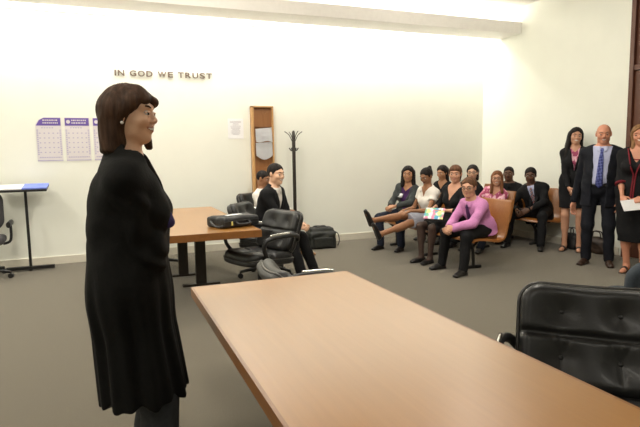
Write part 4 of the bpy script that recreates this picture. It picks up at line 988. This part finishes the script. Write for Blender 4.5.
for k in 'LR':
    S_, E_, W_ = p.Sh[k], p.El[k], p.Wr[k]
    sl = G().u(cone(S_, E_, 0.072, 0.082), 0.03).u(cone(E_, E_ + (W_ - E_) * 0.93, 0.088, 0.074), 0.02).u(cone(E_ - A(0, 0, 0.035), E_ + (W_ - E_) * 0.85 - A(0, 0, 0.070), 0.070, 0.060), 0.03)
    sl.warp = lambda P: 0.006 * np.sin(70 * P[:, 1] + 40 * P[:, 2] + 2.5 * np.sin(25 * P[:, 2])) * np.clip((1.32 - P[:, 2]) / 0.15, 0, 1)
    g.u(sl, 0.004)
g.s_(p.vee(0.055, 0.12), 0.006); g.s_(cone(p.N + A(0, 0.014, 0.035), p.N + A(0, 0.02, 0.16), 0.056, 0.075), 0.008)
g.i(half((0.05, 0.03, -1), (0, 0, 0.475)), 0.004)
def rw(P):
    a = np.arctan2(P[:, 0], P[:, 1]); lo = np.clip((1.02 - P[:, 2]) / 0.3, 0, 1); up = np.clip((P[:, 2] - 0.98) / 0.1, 0, 1)
    w = lo * (0.008 * np.sin(a * 9 + 1.5 * np.sin(P[:, 2] * 3)) + 0.006 * np.sin(a * 17 + 2 + 2 * np.sin(P[:, 2] * 4)))
    return w + up * (0.0025 * np.sin(60 * P[:, 2] + 22 * P[:, 1] + 3 * np.sin(14 * P[:, 0])) * np.sin(18 * P[:, 0] + 12 * P[:, 2]) + 0.0025 * np.sin(45 * P[:, 1] - 30 * P[:, 2]))
g.warp = rw; sdfmesh('robe', g, 0.006, CL['robe'], p.root)
w0 = p.W((0.196, 2.09, 1.215)); w1 = p.W((0.212, 2.06, 1.155))
g = G().u(cone(w0, w1, 0.019, 0.023, (A(1, 0, 0), 1.5))); sdfmesh('cuff', g, 0.005, CL['cuff'], p.root)
g = G().u(cone(p.N - A(0, 0, 0.03), p.N + A(0, 0.010, 0.030), 0.062, 0.052)); g.s_(cone(p.N + A(0, 0.014, 0.03), p.N + A(0, 0.02, 0.12), 0.046, 0.05)); sdfmesh('collar', g, 0.005, CL['black'], p.root)
p.trousers('greytr', ankle=0.088, h=0.008, grow=0.018, top=0.56); p.shoes('shoe')

def dress_suit(p, mat_, shirt='white', v=(0.055, 0.30), tie=None, hem=0.16, sleeve=0.96, tr=None, h=None, shoe='shoe', lap=True, slot=None, tie_len=0.42, grow=0.020):
    o, gs = p.top('shirt', shirt, grow=0.008, sleeve=0.0, hem=-0.06, collar=True, h=h, folds=0.002)
    o, gj = p.top('jacket', mat_, grow=grow, sleeve=sleeve, hem=hem, vee=v, slv=0.016, h=h, neck=0.085, folds=0.004, slot=slot, hemflare=0.006)
    if tie: p.tie(tie, gs, tie_len)
    if lap: p.lapels(mat_, gj, v[0], v[1])
    p.trousers(tr or mat_, h=h); p.shoes(shoe); return gj

# 2. seated man in black suit
p = Person('smiling young man in black suit and open white collar sitting by the black chairs', (1.64, 5.87), (0.72, -0.69), (1.765, 5.73, 1.18), (0.50, -0.86, -0.06), (1.64, 5.88, 0.50),
           {'L': (1.99, 5.60, 0.62), 'R': (1.95, 5.55, 0.61)}, {'L': (2.16, 5.62, 0.08), 'R': (1.94, 5.42, 0.08)}, 0.98, 'tan', smile=1.0,
           handdir={'L': (0.45, -0.8, -0.15), 'R': (0.8, -0.3, -0.15)}, palm={'L': (-0.6, -0.3, -0.6), 'R': (0.3, 0.8, -0.4)}, curl=0.9)
p.body(); p.brows('black'); p.hair('black', 'short', thick=0.008); dress_suit(p, 'black', v=(0.078, 0.28))
# 3. person behind him
p = Person('person in white shirt sitting half hidden behind the man in black suit', (2.11, 7.38), (0.6, -0.8), (2.07, 7.34, 1.06), (0.75, -0.65, -0.25), (2.10, 7.42, 0.50),
           {'L': (2.40, 7.12, 0.60), 'R': (2.17, 6.98, 0.60)}, {'L': (2.52, 6.92, 0.08), 'R': (2.30, 6.80, 0.08)}, 0.9, 'brown', h=0.006, headsc=0.95)
p.body(); p.brows('black'); p.hair('black', 'short', thick=0.006); p.top('shirt', 'white', sleeve=0.95, hem=0.08, collar=True); p.trousers('char'); p.shoes('tanshoe')

# 4. boy in pink shirt
FR = 'people on the front bench'
p = Person('boy with glasses in orchid pink shirt and dark tie, hands clasped, on bench end', (4.08, 5.08), (-0.98, -0.2), (3.86, 5.06, 0.985), (-0.84, -0.54, -0.08), (4.10, 5.10, 0.495),
           {'L': (3.60, 5.00, 0.545), 'R': (3.615, 5.09, 0.535)}, {'L': (3.70, 4.93, 0.08), 'R': (3.69, 5.33, 0.08)}, 0.93, 'light', group=FR, wide=0.92,
           elbow={'L': (0.2, -0.8, -0.4), 'R': (0.2, 0.7, -0.5)}, handdir={'L': (-0.75, 0.55, -0.35), 'R': (-0.75, -0.6, -0.35)}, palm={'L': (0.3, 0.8, -0.4), 'R': (0.3, -0.8, -0.4)}, curl=1.0, headsc=0.96, knee={'L': (-0.8, -0.25, 0.6), 'R': (-0.8, 0.05, 0.6)})
p.body(); p.brows('brown'); p.hair('lbrown', 'short', thick=0.012); p.glasses(M['plastic'])
o, gs = p.top('shirt', 'pink', grow=0.016, sleeve=0.97, hem=0.05, collar=True, slv=0.018, folds=0.006, cuff=0.006); p.tie('purptie', p.torso, 0.33, 0.035, 0.026); p.trousers('black'); p.shoes('shoe')
# 5. woman in black with the magazine
p = Person('woman in black dress and sheer tights with a magazine on her lap', (4.12, 5.66), (-0.97, -0.25), (4.07, 5.61, 1.115), (-0.72, -0.69, 0.0), (4.11, 5.68, 0.50),
           {'L': (3.83, 5.53, 0.68), 'R': (3.86, 5.78, 0.68)}, {'L': (3.74, 5.66, 0.08), 'R': (3.70, 5.80, 0.08)}, 0.94, 'light', True, group=FR,
           elbow={'L': (0.5, -0.8, -0.4), 'R': (0.5, 0.8, -0.4)}, handdir={'L': (-0.7, 0.7, 0), 'R': (-0.8, -0.5, 0.0)}, palm={'L': (0, 0.3, -1), 'R': (0, 0, -1)}, curl=0.6, headsc=0.94, smile=0.4, knee={'L': (-0.8, -0.1, 0.6), 'R': (-0.8, 0.1, 0.6)})
p.body(region=[(('leg', 'foot'), 'tights')]); p.brows('brown')
p.hair('lbrown', 'long', locks=[((0.03, -0.07, 0.0), (0.03, -0.08, -0.08), 0.045, 0.03, None), ((-0.03, -0.07, 0.0), (-0.03, -0.08, -0.08), 0.045, 0.03, None)], bangs=True)
p.top('dress_bodice', 'black', sleeve=0.72, hem=0.04, vee=(0.085, 0.16), h=0.0075); p.skirt('black', seated=True, frac=0.88, name='dress_skirt'); p.shoes('shoe', low=True)
mg = empty('magazine', (3.73, 5.56, 0.645), 0.0, 'colourful magazine held on the lap of the woman in black dress', 'magazine')
bm = bmesh.new(); R = Vector((-0.55, -0.45, 0.70)).to_track_quat('Z', 'Y').to_matrix(); bx(bm, (0, 0, 0), (0.12, 0.085, 0.006), 0.002, R=R); fin('cover', bm, CL['magazine'], mg)
# 6. woman in white blouse, legs stretched out
p = Person('woman in white blouse and grey skirt stretching bare legs straight out', (4.10, 6.12), (-0.99, -0.12), (3.965, 6.10, 1.075), (-0.9, -0.35, -0.38), (4.10, 6.15, 0.495),
           {'L': (3.66, 6.00, 0.64), 'R': (3.70, 6.25, 0.62)}, {'L': (3.24, 6.02, 0.365), 'R': (3.19, 6.14, 0.53)}, 0.95, 'brown', True, group=FR,
           elbow={'L': (0.2, -0.5, -0.8), 'R': (0.2, 0.5, -0.8)}, handdir={'L': (-0.8, 0.3, -0.3), 'R': (-0.8, -0.3, -0.3)}, palm={'L': (0, 0.2, -1), 'R': (0, -0.2, -1)}, curl=0.5, knee={'L': (0, 0, 1), 'R': (0, 0, 1)}, footdir={'L': (-0.35, 0, 0.93), 'R': (-0.35, 0, 0.93)}, headsc=0.94)
p.body(); p.brows('black'); p.hair('black', 'bun', locks=[((0, -0.08, 0.06), (0, -0.115, 0.085), 0.035, 0.03, None)], thick=0.008)
p.top('blouse', 'white', sleeve=0.22, hem=0.04, vee=(0.06, 0.10), collar=True, h=0.0075, grow=0.015); p.skirt('greyskirt', seated=True, frac=0.86); p.shoes('shoe', low=True)
# 7. woman in grey cardigan
p = Person('woman with long black hair in grey cardigan over purple top, name badge on chest', (4.07, 6.72), (-0.88, -0.47), (4.01, 6.64, 1.085), (-0.62, -0.78, 0.0), (4.09, 6.78, 0.495),
           {'L': (3.70, 6.50, 0.655), 'R': (3.70, 6.61, 0.645)}, {'L': (3.86, 6.58, 0.08), 'R': (3.67, 6.84, 0.08)}, 0.95, 'olive', True, group=FR,
           elbow={'L': (0.4, -0.8, -0.4), 'R': (0.0, 0.7, -0.7)}, handdir={'L': (-0.9, 0.3, -0.2), 'R': (-0.6, -0.7, -0.2)}, palm={'L': (0.2, 0.5, -0.8), 'R': (0.2, -0.5, -0.8)}, curl=0.8, knee={'L': (-0.6, -0.5, 0.6), 'R': (-0.9, -0.1, 0.6)})
p.body(); p.brows('black')
p.hair('black', 'long', locks=[((0.065, -0.02, 0.03), (0.085, 0.0, -0.16), 0.035, 0.032, None), ((-0.065, -0.02, 0.03), (-0.085, 0.0, -0.16), 0.035, 0.032, None), ((0.0, -0.08, 0.02), (0, -0.10, -0.17), 0.07, 0.06, None), ((0.05, -0.07, 0.02), (0.06, -0.08, -0.17), 0.05, 0.045, None), ((-0.05, -0.07, 0.02), (-0.06, -0.08, -0.17), 0.05, 0.045, None)], thick=0.016)
p.top('top', 'purple', grow=0.008, sleeve=0.0, hem=0.03, vee=(0.06, 0.07)); o, gj = p.top('cardigan', 'greycard', grow=0.018, sleeve=0.93, hem=0.10, vee=(0.075, 0.42), slv=0.018, folds=0.005)
N, r, f, u = p.N, p.r, p.f, p.u
c = N - u * 0.125 + r * 0.055; strip('name_badge', [(c - r * 0.035 + u * 0.025, c + r * 0.035 + u * 0.025), (c - r * 0.035 - u * 0.025, c + r * 0.035 - u * 0.025)], None, p.torso, M['paper'], p.root, th=0.003, off=0.024, fr=f)
p.trousers('jeans'); p.shoes('shoe')

# 8.-10. people on the middle bench
MB_ = 'people on the middle bench'
p = Person('smiling girl with glasses, long auburn hair and pink plaid top', (5.19, 6.20), (-0.9, -0.45), (5.09, 6.05, 1.010), (-0.72, -0.69, 0.05), (5.14, 6.20, 0.49),
           {'L': (4.78, 5.95, 0.58), 'R': (4.72, 6.22, 0.58)}, {'L': (4.75, 5.95, 0.08), 'R': (4.70, 6.20, 0.08)}, 0.88, 'light', True, group=MB_, smile=1.0, headsc=0.90, h=0.006)
p.body(); p.brows('red')
p.hair('red', 'long', locks=[((0.062, -0.01, 0.03), (0.080, 0.035, -0.21), 0.030, 0.024, None), ((-0.062, -0.01, 0.03), (-0.080, 0.035, -0.21), 0.030, 0.024, None), ((0.0, -0.075, 0.02), (0, -0.09, -0.2), 0.07, 0.05, None)], thick=0.012)
p.glasses(M['darkmetal']); p.top('top', 'plaid', sleeve=0.35, hem=0.05, vee=(0.06, 0.08)); p.trousers('jeans'); p.shoes('shoe')
p = Person('dark haired woman with glasses in black, seated behind the boy in pink', (5.15, 6.72), (-0.95, -0.3), (5.08, 6.58, 1.08), (-0.72, -0.69, 0.0), (5.12, 6.74, 0.50),
           {'L': (4.78, 6.55, 0.60), 'R': (4.76, 6.82, 0.60)}, {'L': (4.72, 6.52, 0.08), 'R': (4.70, 6.80, 0.08)}, 0.95, 'tan', True, group=MB_, h=0.006)
p.body(); p.brows('black'); p.hair('black', 'long', locks=[((0.0, -0.08, 0.02), (0, -0.085, -0.09), 0.065, 0.05, None), ((0.06, -0.04, 0.02), (0.065, -0.04, -0.10), 0.032, 0.028, None), ((-0.06, -0.04, 0.02), (-0.065, -0.04, -0.10), 0.032, 0.028, None)], thick=0.012)
p.glasses(M['plastic']); p.top('sweater', 'black', grow=0.016, sleeve=0.95, hem=0.06, vee=(0.06, 0.08), slv=0.016); p.trousers('char'); p.shoes('shoe')
p = Person('woman in black with dark hair, seated behind the one in white blouse', (5.06, 7.20), (-0.95, -0.3), (4.955, 7.17, 1.065), (-0.92, -0.35, -0.15), (5.10, 7.24, 0.50),
           {'L': (4.76, 7.05, 0.60), 'R': (4.74, 7.33, 0.60)}, {'L': (4.70, 7.05, 0.08), 'R': (4.68, 7.30, 0.08)}, 0.95, 'olive', True, group=MB_, h=0.006)
p.body(); p.brows('black'); p.hair('black', 'long', locks=[((0.0, -0.08, 0.02), (0, -0.09, -0.10), 0.065, 0.05, None), ((0.06, -0.03, 0.02), (0.07, -0.03, -0.13), 0.034, 0.028, None), ((-0.06, -0.03, 0.02), (-0.07, -0.03, -0.13), 0.034, 0.028, None)], thick=0.014)
p.top('sweater', 'black', grow=0.016, sleeve=0.95, hem=0.06, vee=(0.06, 0.08), slv=0.016); p.trousers('char'); p.shoes('shoe')
# 11.-12. rear bench
RB_ = 'people on the rear bench'
p = Person('young man in black shirt sitting behind the girl in pink plaid', (6.00, 6.72), (-0.9, -0.4), (5.86, 6.70, 1.035), (-0.75, -0.66, 0.0), (5.98, 6.76, 0.50),
           {'L': (5.62, 6.55, 0.58), 'R': (5.60, 6.85, 0.58)}, {'L': (5.56, 6.50, 0.08), 'R': (5.54, 6.80, 0.08)}, 0.95, 'dark', False, group=RB_, h=0.006)
p.body(); p.brows('black'); p.hair('black', 'short', thick=0.006); p.top('shirt', 'black', sleeve=0.4, hem=0.06, collar=True); p.trousers('char'); p.shoes('shoe')
p = Person('man in black suit with striped silver tie sitting on the rear bench', (5.98, 6.12), (-0.80, -0.60), (5.79, 6.16, 1.03), (-0.74, -0.67, -0.12), (5.99, 6.16, 0.495),
           {'L': (5.60, 5.98, 0.55), 'R': (5.56, 6.17, 0.53)}, {'L': (5.63, 5.76, 0.08), 'R': (5.42, 6.20, 0.08)}, 0.97, 'dark', False, group=RB_, elbow={'L': (0.4, -0.8, -0.3), 'R': (-0.2, 0.8, -0.4)},
           handdir={'L': (-0.8, 0.4, -0.4), 'R': (-0.5, -0.6, -0.6)}, palm={'L': (0, 0.8, -0.4), 'R': (0.2, -0.8, -0.4)}, curl=0.9, h=0.0055, headsc=0.95, knee={'L': (-0.55, -0.45, 0.7), 'R': (-0.9, 0.2, 0.6)})
p.body(); p.brows('black'); p.hair('black', 'short', thick=0.011); dress_suit(p, 'black', 'ltblue', v=(0.045, 0.28), tie='striptie')

# 13.-15. standing by the door
SG = 'people standing at the right wall'
p = Person('standing woman with very long black hair in black skirt suit', (6.00, 5.56), (-0.75, -0.66), (6.00, 5.56, 1.575), (-0.60, -0.80, 0.0), (6.00, 5.57, 0.93),
           {'L': (5.87, 5.36, 0.89), 'R': (5.80, 5.46, 0.88)}, {'L': (6.03, 5.47, 0.08), 'R': (5.93, 5.63, 0.08)}, 0.985, 'light', True, group=SG, smile=0.9, roll=0.10,
           elbow={'L': (0.6, -0.5, -0.5), 'R': (-0.3, 0.8, -0.5)}, handdir={'L': (-0.6, 0.1, -0.7), 'R': (-0.1, -0.7, -0.7)}, palm={'L': (0.4, 0.8, 0), 'R': (0.7, -0.5, 0)}, curl=0.6, footdir={'L': (-0.75, -0.66, 0), 'R': (-0.85, -0.45, 0)}, wide=0.95)
p.body(); p.brows('black')
p.hair('black', 'long', locks=[((0.068, -0.01, 0.03), (0.105, 0.03, -0.34), 0.032, 0.026, None), ((-0.066, -0.02, 0.03), (-0.10, -0.02, -0.30), 0.032, 0.026, None), ((0.0, -0.08, 0.02), (0, -0.12, -0.30), 0.07, 0.06, None), ((0.05, -0.06, 0.02), (0.09, -0.07, -0.36), 0.05, 0.045, None)], thick=0.013)
p.top('blouse', 'plaid', grow=0.007, sleeve=0, hem=0.02, vee=(0.05, 0.06)); o, gj = p.top('jacket', 'black', grow=0.018, sleeve=0.95, hem=0.12, vee=(0.06, 0.30), slv=0.014); p.lapels('black', gj, 0.06, 0.30, 0.04)
p.skirt('black', hem=0.60); p.shoes('shoe', kind='sandal')
p = Person('bald older man standing in dark suit with blue checked tie', (5.50, 4.72), (-0.80, -0.60), (5.49, 4.685, 1.572), (-0.72, -0.69, -0.10), (5.51, 4.73, 0.92),
           {'L': (5.57, 4.46, 0.80), 'R': (5.42, 5.02, 0.74)}, {'L': (5.58, 4.62, 0.08), 'R': (5.44, 4.83, 0.08)}, 1.0, 'rosy', False, group=SG, smile=0.6, belly=0.05, wide=1.06,
           elbow={'L': (0.6, -0.6, -0.2), 'R': (0.5, 0.6, -0.2)}, handdir={'R': (-0.15, -0.05, -1), 'L': (-0.3, 0, -1)}, palm={'R': (-0.1, -0.9, 0), 'L': (0.3, 0.8, 0)}, curl=0.5, footdir={'L': (-0.7, -0.75, 0), 'R': (-0.95, -0.35, 0)})
p.body(); p.brows('grey'); p.hair('grey', 'bald')
dress_suit(p, 'suit', 'ltblue', v=(0.10, 0.80), tie='bluetie', hem=0.20, tr='suit', shoe='brshoe', slot=slotcut(p, 0.076), tie_len=0.45, lap=False)
gj = None
bm = bmesh.new(); c = p.P + p.u * 0.065
tube(bm, [c + p.r * 0.168 * math.cos(a) + p.f * (0.128 * math.sin(a) + 0.02) for a in [2 * PI * k / 36 for k in range(36)]], 0.014, 8, True); fin('belt', bm, CL['shoe'], p.root)
p = Person('woman in black jacket with dark red trim holding a white paper', (5.465, 4.23), (-0.88, -0.48), (5.475, 4.20, 1.535), (-0.86, -0.50, 0.08), (5.475, 4.24, 0.90),
           {'L': (5.305, 4.00, 0.86), 'R': (5.265, 4.22, 0.86)}, {'L': (5.525, 4.135, 0.08), 'R': (5.485, 4.305, 0.08)}, 0.97, 'rosy', True, group=SG, smile=1.0, roll=-0.18, bust=0.045, wide=1.1,
           elbow={'L': (0.7, -0.6, -0.3), 'R': (0.4, 0.8, -0.3)}, handdir={'L': (-0.5, 0.8, -0.2), 'R': (-0.5, -0.8, -0.3)}, palm={'L': (0.7, 0.3, -0.5), 'R': (0.7, -0.3, -0.6)}, curl=0.6, footdir={'L': (-0.8, -0.6, 0), 'R': (-0.93, -0.35, 0)})
p.body(); p.brows('brown')
p.hair('blonde', 'long', locks=[((0.064, -0.02, 0.03), (0.082, 0.0, -0.13), 0.033, 0.028, None), ((-0.064, -0.02, 0.03), (-0.082, 0.0, -0.13), 0.033, 0.028, None), ((0.0, -0.08, 0.02), (0, -0.09, -0.13), 0.07, 0.055, None)], thick=0.016)
p.top('top', 'black', grow=0.007, sleeve=0, hem=0.02, vee=(0.085, 0.13)); o, gj = p.top('jacket', 'black', grow=0.018, sleeve=0.62, hem=0.14, vee=(0.09, 0.26), slv=0.02)
N, r, f, u = p.N, p.r, p.f, p.u
for k in (-1, 1):
    rows = []
    for t in (0.02, -0.05, -0.12, -0.19, -0.26, -0.34, -0.42, -0.50, -0.58):
        xi = max(0.09 / 0.26 * (t + 0.26), 0.004); c = N + u * t; rows.append((c + r * k * xi, c + r * k * (xi + 0.014)))
    strip('jacket_trim', rows, None, gj, CL['red'], p.root, th=0.006, off=0.003, fr=f)
for k in 'LR':
    e, w = p.El[k], p.Wr[k]; q = e + (w - e) * 0.22; dn = nrm(w - e); g = G().u(cone(q - dn * 0.012, q + dn * 0.012, 0.063, 0.061)); g.i(half(dn, q + dn * 0.012)); g.i(half(-dn, q - dn * 0.012)); sdfmesh('cuff_trim', g, 0.005, CL['red'], p.root)
bm = bmesh.new()
tube(bm, [p.N + p.u * (-0.075 - 0.0) * (0.5 - 0.5 * math.cos(a)) * 1.3 + p.r * 0.062 * math.sin(a) + p.f * (0.03 + 0.058 * (0.5 - 0.5 * math.cos(a)) * 1.25 - 0.055 * (0.5 + 0.5 * math.cos(a))) for a in [2 * PI * k / 30 for k in range(30)]], 0.006, 8, True); fin('necklace', bm, CL['red'], p.root)
p.skirt('black', hem=0.36); p.shoes('brshoe', kind='sandal')
pp = empty('paper_sheet', (5.225, 4.055, 0.80), 0, 'white folded paper held by the woman with dark red trim', 'paper')
bm = bmesh.new(); R = Matrix.Rotation(math.atan2(0.88, -0.48) + PI / 2 - PI / 2 + 0.0, 3, 'Z') @ Matrix.Rotation(0.12, 3, 'X'); bx(bm, (0, 0, 0), (0.115, 0.003, 0.065), 0.001, R=Matrix.Rotation(-0.50, 3, 'Z') @ Matrix.Rotation(-0.6, 3, 'X') @ Matrix.Rotation(-0.12, 3, 'Y')); fin('sheet', bm, M['paper'], pp)

# ------------------------------------------------------------------ light and camera
def area(name, loc, size, power, rot=(0, 0, 0), col=(1.0, 0.945, 0.84), spread=PI):
    l = bpy.data.lights.new(name, 'AREA'); l.shape = 'RECTANGLE'; l.size, l.size_y = size; l.energy = power; l.color = col; l.spread = spread
    o = bpy.data.objects.new(name, l); o.location = loc; o.rotation_euler = rot; COL.objects.link(o); return o
cx = (XL + XR) / 2
area('cove_light', (cx, 7.62, 3.40), (XR - XL - 0.1, 0.10), 104, (math.radians(20), 0, 0), (1.0, 0.98, 0.94))
area('cove_uplight', (cx, 7.45, 3.44), (XR - XL - 0.1, 0.10), 150, (PI, 0, 0), (1.0, 0.98, 0.94))
for x, y, e in ((4.2, 5.2, 16), (0.9, 5.2, 62), (-2.4, 4.6, 65), (-2.2, 1.0, 45), (3.9, 1.2, 8), (2.2, 2.8, 40), (-0.2, -1.6, 40), (4.0, -2.2, 15)):
    area('ceiling_lamp', (x, y, 3.62), (0.6, 1.2), e)
for x, y, e, t, z in ((-0.9, 1.6, 44, 78, 0), (2.4, 2.6, 46, 78, 0), (3.0, 4.4, 22, 72, -90)):
    area('added_fill_light', (x, y, 3.55), (1.0, 0.25), e, (math.radians(t), 0, math.radians(z)))  # added unseen lamps, aimed to brighten the valance, walls and faces
w = bpy.data.worlds.new('world'); SC.world = w; w.use_nodes = True
w.node_tree.nodes['Background'].inputs['Color'].default_value = (1.0, 0.9, 0.75, 1); w.node_tree.nodes['Background'].inputs['Strength'].default_value = 0.05
cam = bpy.data.cameras.new('camera'); co = bpy.data.objects.new('camera', cam); COL.objects.link(co)
R3 = Matrix(((0.928023, 0.056671, -0.368187), (-0.372149, 0.096787, -0.923113), (-0.016678, 0.99369, 0.11091)))
co.matrix_world = Matrix.Translation((0, 0, 1.40)) @ R3.to_4x4()
cam.sensor_width = 36; cam.lens = 536 / 640 * 36; cam.clip_start = 0.05
SC.camera = co
SC.view_settings.view_transform = 'Standard'; SC.view_settings.look = 'None'; SC.view_settings.gamma = 1.0; SC.view_settings.use_curve_mapping = False
SC.view_settings.exposure = 0.0
